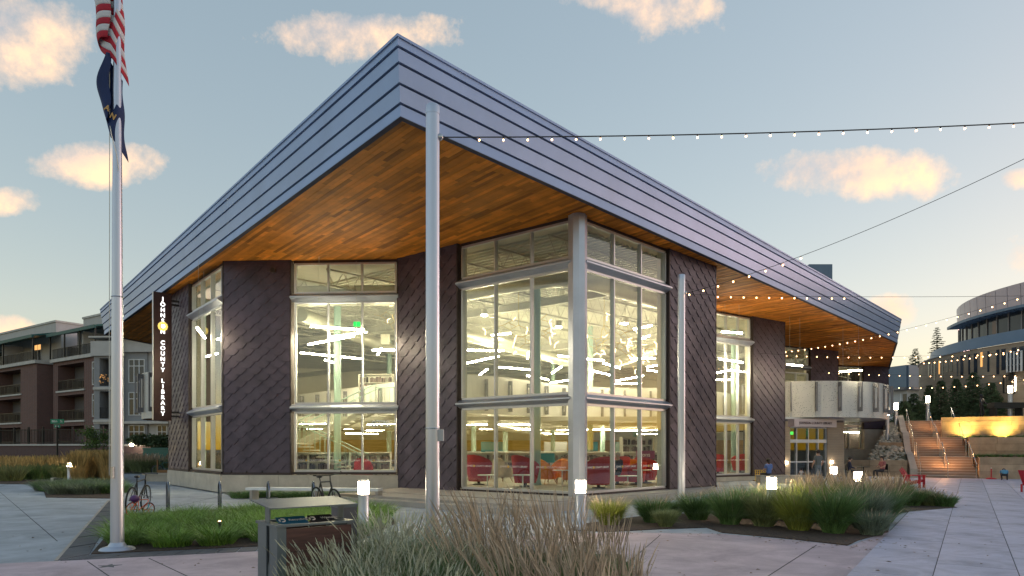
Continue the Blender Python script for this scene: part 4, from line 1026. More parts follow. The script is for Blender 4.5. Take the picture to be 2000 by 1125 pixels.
for ch, px, py, rr in (('A', 210, 212, -.4), ('N', 219, 226, -.5)):
    q = P(px, py, fp_b.y - .12); dd_ = (pts2[..., 0] + fp_b.x - q.x) ** 2 + (pts2[..., 2] - q.z) ** 2; q.y = fp_b.y + float(pts2[..., 1][dd_ < dd_.min() + .0025].min()) - .014; a = Vector((math.cos(rr), 0, math.sin(rr))); 
    me = text_mesh(ch, .13, .002, bold=.004); me.transform(Matrix.Rotation(rr, 4, 'Z')); place_text('flag_letter', me, M['flag_gold'], q, (1, 0, 0), f2_)

bulb_me = MB().ball((0, 0, 0), 1.0, 8, 6).mesh('bulb', smooth=True)
def string(label, a, b, sag, spacing, size=.03, start=.15, stop=1e9, cable_r=.006, cat='string lights'):
    a, b = Vector(a), Vector(b); n = 40; L0 = (b - a).length
    fn = lambda t: a.lerp(b, t) - Vector((0, 0, sag * 4 * t * (1 - t)))
    t_ = thing('string_light', label, cat, a, 0, 'string lights over the plaza')
    obj('cable', MB().path([fn(i / n) - a for i in range(n + 1)], cable_r, 4), M['cable'], t_)
    k = start; sock = MB()
    while k < min(L0 - .1, stop):
        p = fn(k / L0) - a
        o = bpy.data.objects.new('bulb', bulb_me); o.location = p - Vector((0, 0, .035 + size)); o.scale = (size, size, size * 1.1); COL.objects.link(o); o.parent = t_
        if not bulb_me.materials: bulb_me.materials.append(M['bulb'])
        sock.tube(p, p - Vector((0, 0, .035)), .011, n=4); k += spacing
    tag(obj('sockets', sock, M['cable'], t_, fix=False), kind='stuff')
hook1 = MP + Vector((.16, 0, hz1)); hookE = EP + Vector((-.15, 0, 7.45)); hook2 = SPB + Vector((.13, 0, H + (HY - 573) / F * SPB.y))
string('long string of bulbs from the tall pole across the sky to the right edge', hook1, hookE, .08, .42, .016, .65, cable_r=.011)
string('rising string of bulbs from the shorter pole up over the roof edge', hook2, EP + Vector((-.15, .1, 7.35)), .25, .45, .021, .1, 3.6)
string('level string of bulbs from the shorter pole along the fascia to the right', hook2 + Vector((0, 0, -.03)), P(2100, 576, 19.5), .06, .37, .019, .9, 4.7)
string('string of bulbs rising from the shingled panel past the roof end', P(1531, 686, 37.5), P(2080, 552, 24), .35, .48, .024)
string('level string of bulbs from the shingled panel across the soffit', P(1480, 690, 36.8), P(2080, 682, 30), .25, .5, .024, 1.5)
string('string of bulbs across the round balcony toward the stone building', P(1588, 725, 44.5), P(2080, 730, 42), .2, .62, .027, 1.0)
string('lowest string of bulbs over the round balcony', P(1612, 744, 44), P(2100, 722, 40), .7, .62, .027, .6)
string('short string of bulbs against the stone building at the right edge', P(1800, 708, 40), P(2100, 655, 30), .2, .45, .027, .2)
ep = pole('light_pole', 'silver light pole at the end of the long string of bulbs', 'pole', EP, EPZ, .122, .117)

# ------------------------------------------------------------------ bollards and small lights
def bollard(label, x, y, h=1.1, r=.112, z=0):
    t = thing('light_bollard', label, 'bollard', (x, y, z), 0, 'lit bollards')
    obj('body', MB().lathe([(r * 1.05, 0), (r * 1.05, .02), (r, .03), (r, h - .3)], 24), M['metal'], t, smooth=True)
    obj('lens', MB().lathe([(r * .97, h - .298), (r * .97, h - .03)], 24), M['bollard_glow'], t, smooth=True)
    obj('cap', MB().lathe([(r, h - .028), (r, h), (.01, h + .004)], 24), M['metal'], t, smooth=True)
for lb, px, Y in (('lit grey bollard beside the golden grasses at the far left', 136, 36), ('lit bollard behind the bin and the bench', 710, 14.0), ('lit grey bollard in front of the corner post', 1134, 14.4),
                  ('lit bollard in the middle of the big grass clumps', 1507, 15.9), ('smallest lit bollard, beside the standing man', 1628, 25.6), ('lit bollard before the seated woman', 1676, 19.6)):
    bollard(lb, (px - CX) / F * Y, Y)
c = G(432, 1055); t = thing('path_light', 'small black stake light standing in the green sedge', 'light', c)
obj('stake', MB().tube((0, 0, 0), (-.03, 0, .36), .03, n=10), M['black'], t); obj('lens', MB().tube((-.03, 0, .361), (-.031, 0, .372), .026, n=10), M['bulb'], t)
c = G(113, 942); t = thing('ground_floodlight', 'small floodlight box lying beside the far left bollard', 'light', c); obj('housing', MB().box(-.15, .2, -.12, .12, 0, .22), M['black'], t); obj('front_panel', MB().box(-.3, -.155, -.12, .12, .02, .24), M['white'], t)

# ------------------------------------------------------------------ bike racks, bench, bins
def hoop(label, x, y, rz, h=.86, w=.24, m='rack', r=.028):
    pts = [(-w, 0, 0), (-w, 0, h * .45)] + [(-w * math.cos(math.pi * k / 10), 0, h - w * .9 + w * .9 * math.sin(math.pi * k / 10)) for k in range(11)] + [(w, 0, h * .45), (w, 0, 0)]
    t = thing('bike_rack', label, 'bike rack', (x, y, 0), rz, 'bike racks'); obj('hoop', MB().path(pts, r, 10), M[m], t, smooth=True)
    for sx in (-w, w): obj('foot', MB().lathe([(.06, 0), (.06, .012), (.03, .02)], 12, (sx, 0, 0)), M[m], t)
for lb, px in (('steel bike rack hoop nearest the flagpole', 328), ('steel bike rack hoop second from the flagpole', 429), ('steel bike rack hoop before the left end of the bench', 524), ('steel bike rack hoop with the dark bicycle', 612)):
    c = G(px, 1004); hoop(lb, c.x, c.y, math.atan2(c.y, c.x) + .09)
for lb, px in (('far round bike rack hoop just right of the flagpole', 256), ('far round bike rack hoop beside the stone seat', 291)):
    c = G(px, 922); hoop(lb, c.x, c.y, .1, .85, .36)
def bicycle(label, x, y, rz, col, s=1.0, tilt=0.0, seatcol='paint_black', rimcol='paint_silver', front=None):
    t = thing('bicycle', label, 'bicycle', (x, y, 0), rz); Rw = .34
    T = Matrix.Scale(s, 4) @ Matrix.Rotation(tilt, 4, 'X')
    def part(n, mb, m, sm=True, par=None):
        mb.v = [tuple(T @ Vector(v)) for v in mb.v]; return obj(n, mb, M[m], par or t, smooth=sm)
    for cx in (-.52, .52):
        ring = [(cx + Rw * math.cos(a), 0, Rw + Rw * math.sin(a)) for a in np.linspace(0, 2 * math.pi, 33)[:-1]]
        w = part('wheel', MB().path(ring, .022, 8, True), 'tyre')
        part('rim', MB().path([(cx + (Rw - .03) * math.cos(a), 0, Rw + (Rw - .03) * math.sin(a)) for a in np.linspace(0, 2 * math.pi, 25)[:-1]], .013, 6, True), rimcol, True, w)
        sp_ = MB()
        for k in range(14 if s > .7 else 6): a = k * 2 * math.pi / (14 if s > .7 else 6); sp_.tube((cx, .02 * (-1) ** k, Rw), (cx + (Rw - .03) * math.cos(a), 0, Rw + (Rw - .03) * math.sin(a)), .003 if s > .7 else .014, n=3)
        part('spokes', sp_, rimcol, False, w)
    BB, ST, HT, HB = (-.08, 0, .30), (-.22, 0, .82), (.36, 0, .86), (.40, 0, .72)
    f_ = MB(); f_.tube(BB, ST, .018, n=8); f_.tube(ST, HT, .018, n=8); f_.tube(BB, HB, .022, n=8); f_.tube(HT, HB, .022, n=8)
    for sy in (-.045, .045): f_.tube(BB, (-.52, sy, Rw), .011, n=6); f_.tube(ST, (-.52, sy, Rw), .010, n=6)
    part('frame', f_, col)
    fk = MB()
    for sy in (-.045, .045): fk.tube(HB, (.52, sy, Rw), .014, n=6)
    part('fork', fk, front or col)
    hb = MB(); hb.tube(HT, (.38, 0, 1.0), .014, n=6); hb.path([(.30, -.31, 1.03), (.38, -.2, 1.02), (.40, 0, 1.0), (.38, .2, 1.02), (.30, .31, 1.03)], .012, 6); part('handlebar', hb, 'paint_black')
    gr = MB(); gr.tube((.24, -.33, 1.035), (.32, -.3, 1.03), .017, n=6); gr.tube((.24, .33, 1.035), (.32, .3, 1.03), .017, n=6); part('grips', gr, 'tyre')
    sd_ = MB(); sd_.ball((-.25, 0, .95), .12, 10, 6, (1.05, .55, .3)); sd_.tube(ST, (-.245, 0, .93), .013, n=6); part('saddle', sd_, seatcol)
    cr_ = MB(); cr_.lathe([(.01, -.01), (.09, -.01), (.09, .01), (.01, .01)], 16); cr_.v = [(v[0] - .08, v[2] + .05, v[1] + .30) for v in cr_.v]
    cr_.box(-.1, -.06, .06, .08, .13, .30); cr_.box(-.1, -.06, -.08, -.06, .30, .47); cr_.box(-.13, -.03, .08, .17, .12, .145); cr_.box(-.13, -.03, -.17, -.08, .455, .48); part('crankset', cr_, 'paint_silver', False)
    return t
c = G(641, 1010); bicycle('dark mountain bicycle seen end-on, leaning at the bike rack behind the bin', c.x, c.y, -.9, 'paint_black', 1.1, .12)
c = G(248, 1004); bicycle('black bicycle partly hidden behind the flagpole', c.x, c.y + .5, 1.75, 'paint_black', 1.05, .08)
bicycle('small teal and orange child bicycle leaning beside the flagpole', G(271, 1008).x, G(271, 1008).y, -.25, 'paint_orange', .52, -.25, 'paint_orange', 'paint_orange', 'paint_teal')
p = P(263, 974, 17.4); t = thing('bike_helmet', 'purple bicycle helmet hanging on the child bicycle', 'helmet', p); obj('shell', MB().ball((0, 0, 0), .13, 14, 10, (.9, 1.1, .75)), M['paint_purple'], t, smooth=True); obj('strap', MB().path([(-.1, 0, -.05), (0, .02, -.17), (.1, 0, -.05)], .008, 5), M['paint_orange'], t)
c = G(330, 928); bicycle('green bicycle parked behind the stone seat at the library end', c.x - .2, c.y, .5, 'paint_green', 1.0, .05)
# bench
bA, bB = G2(484, 979), G2(738, 982); fb = Fr(bA, bB)
t = thing('bench', 'long pale backless bench along the stone base of the library', 'bench', (*bA, 0))
for k in range(4): obj('seat_slat', MB().fbox(fb, -.1, fb.L, -.02 - .115 * (k + 1) + .01, -.02 - .115 * k, .37, .455), M['white_frame'], t, world=True)
for s in (.05, fb.L * .5, fb.L - .1): obj('leg', MB().fbox(fb, s, s + .09, -.46, -.02, 0, .368), M['platform'], t, world=True)
# recycling bin with canopy
fbin = Fr((-2.27, 6.5), (-1.71, 6.952)); BL = fbin.L
bn = thing('recycling_bin', 'grey metal recycling station with brown plank sides and a flat canopy', 'bin', fbin.p(BL / 2, -.26, 0))
def B_(n, mb, m, par=None, **k): return obj(n, mb, M[m], par or bn, world=True, **k)
B_('frame', MB().fbox(fbin, -.03, .02, -.52, .02, 0, .985).fbox(fbin, BL - .02, BL + .03, -.52, .02, 0, .985), 'bin_metal')
B_('corner_angle', MB().fbox(fbin, -.034, .055, .02, .032, 0, .985), 'bin_metal'); B_('corner_angle', MB().fbox(fbin, -.045, -.033, -.5, -.25, 0, .985), 'bin_metal')
for k in range(4):
    z = .03 + k * .236; B_('plank', MB().fbox(fbin, .057, BL + .02, -.0, .03, z, z + .228), 'bin_wood'); B_('plank', MB().fbox(fbin, .0, BL, -.55, -.522, z, z + .228), 'bin_wood')
rim = MB(); rim.fbox(fbin, -.05, BL + .05, .0, .045, .986, 1.01); rim.fbox(fbin, -.05, BL + .05, -.56, -.5, .986, 1.01); rim.fbox(fbin, -.05, .04, -.5, 0, .986, 1.01); rim.fbox(fbin, BL - .04, BL + .05, -.5, 0, .986, 1.01); B_('rim', rim, 'bin_metal')
B_('inner_tub', MB().fbox(fbin, .04, BL - .04, -.5, -.0, .6, .9), 'black')
for a, b, m in ((.03, .33, 'label_blue'), (.36, .62, 'label_black')):
    q = [fbin.p(a, -.09, 1.0), fbin.p(b, -.09, 1.0), fbin.p(b, -.22, 1.055), fbin.p(a, -.22, 1.055)]
    lb = B_('label_plate', MB().hexa(q + [(x, y, z + .006) for x, y, z in q]), m)
    me = text_mesh('Recycling' if m == 'label_blue' else 'Waste', .052, .001); s_ = Vector((*fbin.u, 0)); up = (Vector(q[3]) - Vector(q[0])).normalized(); ctr = (Vector(q[0]) + Vector(q[2])) / 2 + s_ * .06 + s_.cross(up) * .009
    place_text('label_text', me, M['decal'], ctr, s_, lb, up); 
    mk = MB(); c0 = ctr - s_ * .16
    for k in range(3):
        a0 = k * 2.094 + .3; mk.path([c0 + s_ * (.03 * math.cos(a0 + q_ * .5)) + up * (.03 * math.sin(a0 + q_ * .5)) for q_ in range(4)], .007, 4)
    B_('label_mark', mk, 'decal', lb)
B_('post', MB().fbox(fbin, -.03, -.018, -.33, -.2, .6, 1.185), 'bin_metal'); B_('post', MB().fbox(fbin, BL + .031, BL + .045, -.33, -.2, .6, 1.185), 'bin_metal')
q = [fbin.p(-.1, .02, 1.165), fbin.p(BL + .1, .02, 1.165), fbin.p(BL + .1, -.56, 1.215), fbin.p(-.1, -.56, 1.215)]
B_('canopy', MB().hexa(q + [(x, y, z + .012) for x, y, z in q]), 'bin_metal')
c = V2((672 - CX) / F * 7.7, 7.7); t = thing('ash_bin', 'narrow dark metal bin standing right behind the recycling station', 'bin', (*c, 0), .6); obj('box', MB().box(-.11, .11, -.12, .12, 0, 1.08), M['stucco_dk'], t); obj('lid', MB().box(-.115, .115, -.125, .125, 1.082, 1.12), M['bin_metal'], t)
# stone seat with wooden post panel at the library's far left corner
c = G(308, 940); t = thing('stone_bench', 'pale stone seat block at the far corner of the library', 'seat', c); obj('slab', MB().box(-.7, .9, -.3, .3, .34, .45), M['limestone'], t); obj('base', MB().box(-.5, .8, -.25, .25, 0, .338), M['limestone'], t)
c = G(318, 939); t = thing('wooden_panel', 'short wooden panel with two posts beside the stone seat', 'panel', c)
for x in (-.32, .3): obj('post', MB().box(x, x + .06, -.03, .03, 0, 1.15 if x < 0 else .95), M['leg_wood'], t)
obj('board', MB().box(-.255, .295, -.02, .02, .05, .6), M['leg_wood'], t)

# adirondack chair
c = G(1782, 953)
t = thing('adirondack_chair', 'bright red adirondack chair on the plaza before the stairs', 'chair', c, .75)
for k in range(5):
    x = -.26 + k * .13; q = [(x - .058, .12, .28), (x + .058, .12, .28), (x + .058, .14, .28), (x - .058, .14, .28)]
    h = .92 - .05 * abs(k - 2); q2 = [(x * 1.15 - .06, .42, h), (x * 1.15 + .06, .42, h), (x * 1.15 + .06, .44, h), (x * 1.15 - .06, .44, h)]
    obj('back_slat', MB().hexa(q + q2), M['red_chair'], t)
for k in range(5): y = -.42 + k * .115; z = .40 - k * .03; obj('seat_slat', MB().hexa([(-.28, y, z), (.28, y, z), (.28, y + .105, z - .027), (-.28, y + .105, z - .027), (-.28, y, z + .02), (.28, y, z + .02), (.28, y + .105, z - .007), (-.28, y + .105, z - .007)]), M['red_chair'], t)
for sx in (-1, 1):
    obj('armrest', MB().box(sx * .36 - .07, sx * .36 + .07, -.45, .3, .56, .585), M['red_chair'], t); obj('leg', MB().box(sx * .32 - .02, sx * .32 + .02, -.42, -.32, 0, .56), M['red_chair'], t)
    obj('side_rail', MB().hexa([(sx * .3 - .02, -.42, .30), (sx * .3 + .02, -.42, .30), (sx * .3 + .02, .5, 0), (sx * .3 - .02, .5, 0), (sx * .3 - .02, -.42, .40), (sx * .3 + .02, -.42, .40), (sx * .3 + .02, .5, .09), (sx * .3 - .02, .5, .09)]), M['red_chair'], t); obj('back_leg', MB().box(sx * .32 - .02, sx * .32 + .02, .2, .28, .08, .56), M['red_chair'], t)
obj('back_rail', MB().box(-.3, .3, .33, .36, .62, .68), M['red_chair'], t)
c = G(2004, 962); t = thing('adirondack_chair', 'edge of a red chair at the right border of the picture', 'chair', (c.x + .3, c.y, 0), 2.0)
obj('seat', MB().box(-.28, .28, -.4, .15, .33, .37), M['red_chair'], t); obj('backrest', MB().hexa([(-.3, .12, .28), (.3, .12, .28), (.3, .15, .28), (-.3, .15, .28), (-.33, .42, .9), (.33, .42, .9), (.33, .45, .9), (-.33, .45, .9)]), M['red_chair'], t)
for sx in (-.3, .3):
    for y in (-.38, .2): obj('leg', MB().box(sx - .02, sx + .02, y, y + .08, 0, .33), M['red_chair'], t)

# ------------------------------------------------------------------ stairs and terraces on the right
sB = V2(24.75, 40.6); su = V2(.45, .893).normalized(); sw = V2(su.y, -su.x); SWD = 3.05
stairs = thing('outdoor_stairs', 'wide concrete outdoor stairs climbing to the upper plaza', 'stairs', (*sB, 0))
flights = []; a = 0; z = 0
for fl in range(3):
    flights.append((a, z))
    for k in range(8):
        q = [sB + su * a, sB + su * a + sw * SWD, sB + su * (a + (.36 if k < 7 else 1.5)) + sw * SWD, sB + su * (a + (.36 if k < 7 else 1.5))]
        z += .16; obj('step', MB().prism([tuple(k_) for k_ in q], max(0, z - .5), z - .036), M['stair'], stairs, world=True)  # step body coloured darker than the tread to imitate shadow under the nosing
        mbn = [q[0] - su * .04, q[1] - su * .04, q[2] - su * .001, q[3] - su * .001]; obj('tread', MB().prism([tuple(k_) for k_ in mbn], z - .034, z), M['platform'], stairs, world=True)
        a += .34 if k < 7 else 1.45
    
names = ('lower', 'middle', 'upper'); cols = ('left side', 'centre', 'right side')
ss = random.Random(2)
for fl, (a0, z0) in enumerate(flights):
    for ci, cx in enumerate((.12, SWD / 2, SWD - .12)):
        p = sB + su * (a0 - .2) + sw * cx; q = sB + su * (a0 + 2.6) + sw * cx
        t = thing('handrail', 'stainless handrail at the %s of the %s stair flight' % (cols[ci], names[fl]), 'handrail', (*p, z0), 0, 'stair handrails')
        A = Vector((0, 0, .92)); B = Vector((*(q - p), 1.28 + .92))
        obj('rail', MB().path([A - Vector((*su, 0)) * .25 + Vector((0, 0, -.02)), A, B, B + Vector((*su, 0)) * .3], .024, 8), M['rail'], t, smooth=True)
        for k in (0, .5, 1): b = A.lerp(B, k); obj('post', MB().tube(b, b - Vector((0, 0, .92 if k else .92)), .02, n=6), M['rail'], t)
        if ci == 1 and fl < 3:
            obj('rail_light', MB().ball(A.lerp(B, .5) - Vector((.0, .0, .06)), .03, 8, 6), M['bulb'], t)
            ld = bpy.data.lights.new('rail_glow', 'POINT'); ld.energy = (38, 24, 20)[fl]; ld.color = (1, .42, .14); ld.shadow_soft_size = .06
            lo_ = bpy.data.objects.new('rail_glow', ld); lo_.location = (A.lerp(B, .35) - Vector((0, 0, .16))) - Vector((*su, 0)) * .12; COL.objects.link(lo_); lo_.parent = t
# pale kerb wall along the left of the stairs
mb = MB(); pts = [(0 - .5, .55), (2.4, 1.45), (4.0, 1.6), (6.0, 2.9), (7.4, 3.0), (11.0, 4.3)]
for (a0, z0), (a1, z1) in zip(pts[:-1], pts[1:]):
    q = [sB + su * a0 - sw * .42, sB + su * a0 - sw * .05, sB + su * a1 - sw * .05, sB + su * a1 - sw * .42]
    mb.hexa([(*k, 0) for k in q] + [(*q[0], z0), (*q[1], z0), (*q[2], z1), (*q[3], z1)])
tag(obj('kerb_wall', mb, M['platform']), 'pale sloping kerb wall along the left of the outdoor stairs', 'wall')
def block_wall(label, A, B, z0, z1, rows, bl, thick, seed, m='tan_stone'):
    f = Fr(A, B); g = random.Random(seed); t = thing('retaining_wall', label, 'wall', (*A, z0))
    obj('core', MB().fbox(f, .02, f.L - .02, -thick, -.06, z0, z1 - .02), M['gap'], t, world=True)
    for r in range(rows):
        a = -g.uniform(0, bl * .6); h = (z1 - z0) / rows
        while a < f.L:
            b = a + bl * g.uniform(.8, 1.25); s0, s1 = max(0, a), min(f.L, b)
            if s1 - s0 > .05: obj('stone_block', MB().fbox(f, s0 + .006, s1 - .006, -thick, g.uniform(0, .035), z0 + r * h + .005, z0 + (r + 1) * h - .005), M[m], t, world=True)
            a = b
    return f
rA = sB + sw * (SWD + .05)
w1 = block_wall('lowest tan stone terrace wall to the right of the stairs', tuple(rA), tuple(rA + sw * 14), 0, 1.28, 3, 2.4, .5, 1)
rB = rA + su * 3.6; w2 = block_wall('middle tan stone terrace wall to the right of the stairs', tuple(rB), tuple(rB + sw * 14), 1.2, 2.5, 3, 2.2, .5, 2)
rC = rA + su * 7.2 - sw * 1.1; w3 = block_wall('upper tan stone wall lit by two yellow uplights', tuple(rC), tuple(rC + sw * 15), 2.45, 3.95, 5, 2.2, .5, 3)
for c_, zt, nm in ((rA, 1.2, 'lower_terrace'), (rB, 2.42, 'middle_terrace')):
    tag(obj(nm, MB().prism([tuple(c_ + su * .3), tuple(c_ + su * .3 + sw * 14), tuple(c_ + su * 3.8 + sw * 14), tuple(c_ + su * 3.8)], zt - .4, zt), M['soil']), kind='structure')
up0 = sB + su * 11.0
tag(obj('upper_terrace', MB().prism([tuple(sB + su * 10.35 - sw * .45), tuple(sB + su * 10.35 + sw * 2.9), tuple(rC + su * .4 + sw * .1), tuple(rC + su * .4 + sw * 40), (140, 60), (140, 160), (34, 160), (36, 66)], .5, 3.84), M['platform']), kind='structure')
for k, (s_, nm) in enumerate(((1.3, 'left'), (3.5, 'right'))):
    q = rC + sw * s_ - su * .8
    t = thing('wall_uplight', '%s yellow uplight shining on the upper stone wall' % nm, 'light', (*q, 2.42), 0, 'wall uplights'); obj('housing', MB().tube((0, 0, 0), (.0, .03, .12), .06, n=10), M['black'], t); obj('lens', MB().tube((0, .031, .121), (0, .034, .13), .05, n=10), M['bulb'], t)
    ld = bpy.data.lights.new('uplight_glow', 'SPOT'); ld.energy = 230; ld.color = (1, .64, .14); ld.spot_size = R(130); ld.spot_blend = 1; ld.shadow_soft_size = .12
    lo_ = bpy.data.objects.new('uplight_glow', ld); lo_.location = (0, .04, .16); COL.objects.link(lo_); lo_.parent = t
    tgt = Vector((*su, 1.15)); lo_.rotation_euler = tgt.to_track_quat('-Z', 'Y').to_euler()
# left of the stairs: stone seat courses and rip-rap slope
lA = sB - sw * .5
block_wall('low rough stone terrace courses left of the stairs below the rocks', tuple(lA - sw * 3.4 + su * .6), tuple(lA + su * .6), 0, 1.05, 3, 1.7, .5, 6)
block_wall('rough stone step courses behind the seated woman, above the lower ones', tuple(lA - sw * 1.4 + su * 4.6), tuple(lA + su * 4.6), 1.3, 2.2, 2, 1.7, .5, 7)
slope = tag(obj('bank', MB().hexa([(*(lA - sw * 2.3 + su * .9), 0), (*(lA + su * .9), 0), (*(lA + su * 11), 0), (*(lA - sw * .4 + su * 11), 0), (*(lA - sw * 2.3 + su * .9), .8), (*(lA + su * .9), .9), (*(lA + su * 11), 3.7), (*(lA - sw * .4 + su * 11), 3.6)]), M['earth']), kind='structure')
mb = MB(); g = random.Random(11)
for k in range(420):
    a = g.uniform(1.2, 10.8); b = g.uniform(.05, max(.4, 2.3 - (a - .9) * .19)); r = g.uniform(.06, .16); zz = .85 + (a - .9) / 10.1 * 2.85; c = lA + su * a - sw * b; mb.cur = g.random()
    n0 = len(mb.v); mb.ball((c.x, c.y, zz + r * .3), r, 6, 4, (g.uniform(.8, 1.4), g.uniform(.8, 1.3), g.uniform(.5, .9)))
    for i in range(n0, len(mb.v)): v = mb.v[i]; mb.v[i] = (v[0] + g.uniform(-.03, .03), v[1] + g.uniform(-.03, .03), v[2] + g.uniform(-.03, .03))
tag(obj('rip_rap', mb, M['rock'], attr=True), 'loose grey rocks covering the slope left of the stairs', 'rocks', kind='stuff')
# lamp posts on the upper plaza
def lamp_post(label, px, Y, ztop, zbase, r=.1):
    X = (px - CX) / F * Y; t = thing('lamp_post', label, 'lamp post', (X, Y, zbase), 0, 'upper plaza lamp posts'); h = ztop - zbase
    obj('post', MB().tube((0, 0, 0), (0, 0, h - .55), r, n=14), M['metal'], t, smooth=True); obj('lens', MB().tube((0, 0, h - .549), (0, 0, h - .03), r * 1.0, n=14), M['post_glow'], t, smooth=True); obj('cap', MB().tube((0, 0, h - .029), (0, 0, h), r * 1.1, n=14), M['metal'], t)
lamp_post('lamp post at the top of the stairs before the conifers', 1812, 52.5, H + 104 / F * 52.5, 3.84, .14); lamp_post('lamp post beside the upper left handrail', 1750, 50, H + 91 / F * 50, 2.9, .13); lamp_post('lowest lamp post beside the library end', 1733, 47, H + 81 / F * 47, 2.2, .12); lamp_post('tallest lamp post behind the statue', 1973, 50, H + 124 / F * 50, 3.84, .15)
# small red stand on the plaza
c = G(1936, 936); t = thing('red_stand', 'thin red stand with a round foot before the terrace wall', 'stand', c); obj('foot', MB().lathe([(.26, 0), (.26, .05), (.05, .1)], 16), M['red_chair'], t); obj('rod', MB().tube((0, 0, .08), (0, 0, .62), .03, n=8), M['red_chair'], t); obj('tip', MB().ball((0, 0, .64), .035), M['white'], t)
# bench / dark table on upper wall
c = P(1965, 816, 49.5); t = thing('dark_table', 'dark low table on the upper plaza right of the statue', 'table', (c.x, c.y, 3.84)); obj('top', MB().box(-1.15, 1.15, -.4, .4, .95, 1.35), M['black'], t)
for x in (-1.0, .9): obj('leg', MB().box(x, x + .1, -.35, .35, 0, .948), M['black'], t)
# ------------------------------------------------------------------ round civic building
CC = (57, 58); CR = 18.4
civ = thing('civic_building', 'round stone civic building with a blue band, glass storey and slatted canopy', 'building', (*CC, 3.84))
def C_(n, mb, m, par=None, **k): return obj(n, mb, M[m], par or civ, world=True, **k)
A0, A1 = R(120), R(262)
C_('stone_wall', MB().lathe([(CR, 3.6), (CR, 10.1)], 72, (*CC, 0), A0, A1), 'civic_stone', smooth=True)
C_('blue_band', MB().lathe([(CR + .1, 10.1), (CR + .1, 10.16), (CR - .9, 10.3), (CR - 1.0, 11.25), (CR - 3.5, 11.4)], 72, (*CC, 0), A0 + .0, A1), 'civic_blue', smooth=True)
for k in range(30):                                             # glass storey
    t0, t1 = A0 + (A1 - A0) * k / 30, A0 + (A1 - A0) * (k + 1) / 30
    C_('glass_panel', MB().lathe([(CR - 3.4, 11.35), (CR - 3.4, 13.5)], 2, (*CC, 0), t0 + .003, t1 - .003), 'darkglass')
    f = Fr((CC[0] + (CR - 3.4) * math.cos(t0), CC[1] + (CR - 3.4) * math.sin(t0)), (CC[0] + CR * math.cos(t0), CC[1] + CR * math.sin(t0)))
    C_('glass_mullion', MB().fbox(f, -.05, .08, -.05, .05, 11.3, 13.5), 'fin')
    C_('upper_panel', MB().lathe([(CR - 3.3, 13.52), (CR - 3.2, 15.5)], 2, (*CC, 0), t0 + .002, t1 - .002), 'civic_pale')
C_('upper_roof', MB().lathe([(CR - 3.25, 15.5), (.1, 15.7)], 60, (*CC, 0), A0, A1), 'civic_pale')
K0 = R(196); 
mb = MB(); mb.lathe([(CR - 2.2, 13.2), (CR - 2.1, 13.22), (CR - 2.1, 13.45), (CR - 2.2, 13.45), (CR - 2.2, 13.2)], 60, (*CC, 0), R(158), A1); C_('canopy_rim', mb, 'civic_blue')
for k in range(42):
    t = R(158) + (A1 - R(158)) * k / 41; f = Fr((CC[0] + (CR - 3.4) * math.cos(t), CC[1] + (CR - 3.4) * math.sin(t)), (CC[0] + (CR - 2.15) * math.cos(t), CC[1] + (CR - 2.15) * math.sin(t)))
    C_('canopy_slat', MB().fbox(f, 0, f.L, -.04, .04, 13.22, 13.4), 'civic_blue')
for r_ in (-3.0, -2.6): C_('canopy_ring', MB().lathe([(CR + r_, 13.24), (CR + r_ + .08, 13.24), (CR + r_ + .08, 13.4), (CR + r_, 13.4), (CR + r_, 13.24)], 60, (*CC, 0), R(158), A1), 'civic_blue')
g = random.Random(4)
for k in range(34):                                             # slit windows near the top of the stone wall
    t = R(166) + R(72) * k / 34 + g.uniform(-.006, .006); h = g.choice((1.2, 1.7, 2.0)); w_ = g.choice((.18, .25, .34))
    f = Fr((CC[0] + (CR - .3) * math.cos(t), CC[1] + (CR - .3) * math.sin(t)), (CC[0] + CR * math.cos(t), CC[1] + CR * math.sin(t)))
    C_('slit_window', MB().fbox(f, 0, .325, -w_ / 2, w_ / 2, 9.75 - h, 9.75), 'lit_window' if k in (3, 11, 22) else 'darkglass')
for j in range(9): C_('stone_joint', MB().lathe([(CR + .012, 4.3 + j * .68), (CR + .012, 4.325 + j * .68)], 72, (*CC, 0), A0, A1), 'stair')
def civ_at(px):
    dx, dy = (px - CX), F; l = math.hypot(dx, dy); dx /= l; dy /= l; al = CC[0] * dx + CC[1] * dy; pe = CC[0] * dy - CC[1] * dx
    d = al - math.sqrt(CR * CR - pe * pe); return V2(dx * d, dy * d)
a, b = civ_at(1976), civ_at(2004); f = Fr(tuple(a), tuple(b)); mb = MB(); zb, zt = H + (HY - 727) / F * a.y, H + (HY - 690) / F * a.y
bay = C_('bay_window', MB().fbox(f, -.05, f.L, .05, .5, zb, zt), 'darkglass')
for i in range(5): C_('bay_mullion', MB().fbox(f, f.L * i / 4 - .05, f.L * i / 4 + .05, .45, .56, zb - .05, zt + .05), 'white_frame', bay)
for i in range(4): C_('bay_transom', MB().fbox(f, -.05, f.L, .46, .55, zb + (zt - zb) * i / 3 - .04, zb + (zt - zb) * i / 3 + .04), 'fin', bay)
a = civ_at(1963); f = Fr((a.x - .5, a.y - .6), (a.x + .4, a.y - .75)); zb, zt = H + (HY - 768) / F * a.y, H + (HY - 736) / F * a.y
mb = MB(); 
for s_ in (-.1, f.L): mb.fbox(f, s_, s_ + .09, -.05, .05, zb, zt)
mb.fbox(f, -.1, f.L + .09, -.05, .05, zt, zt + .09); mb.fbox(f, -.1, f.L + .09, -.05, .05, zb - .07, zb); mb.fbox(f, f.L * .35, f.L * .65, -.1, .1, zt - .35, zt + .4)
for s_ in (.2, .5, .8): mb.fbox(f, f.L * s_ - .012, f.L * s_ + .012, -.02, .02, zb, zt)
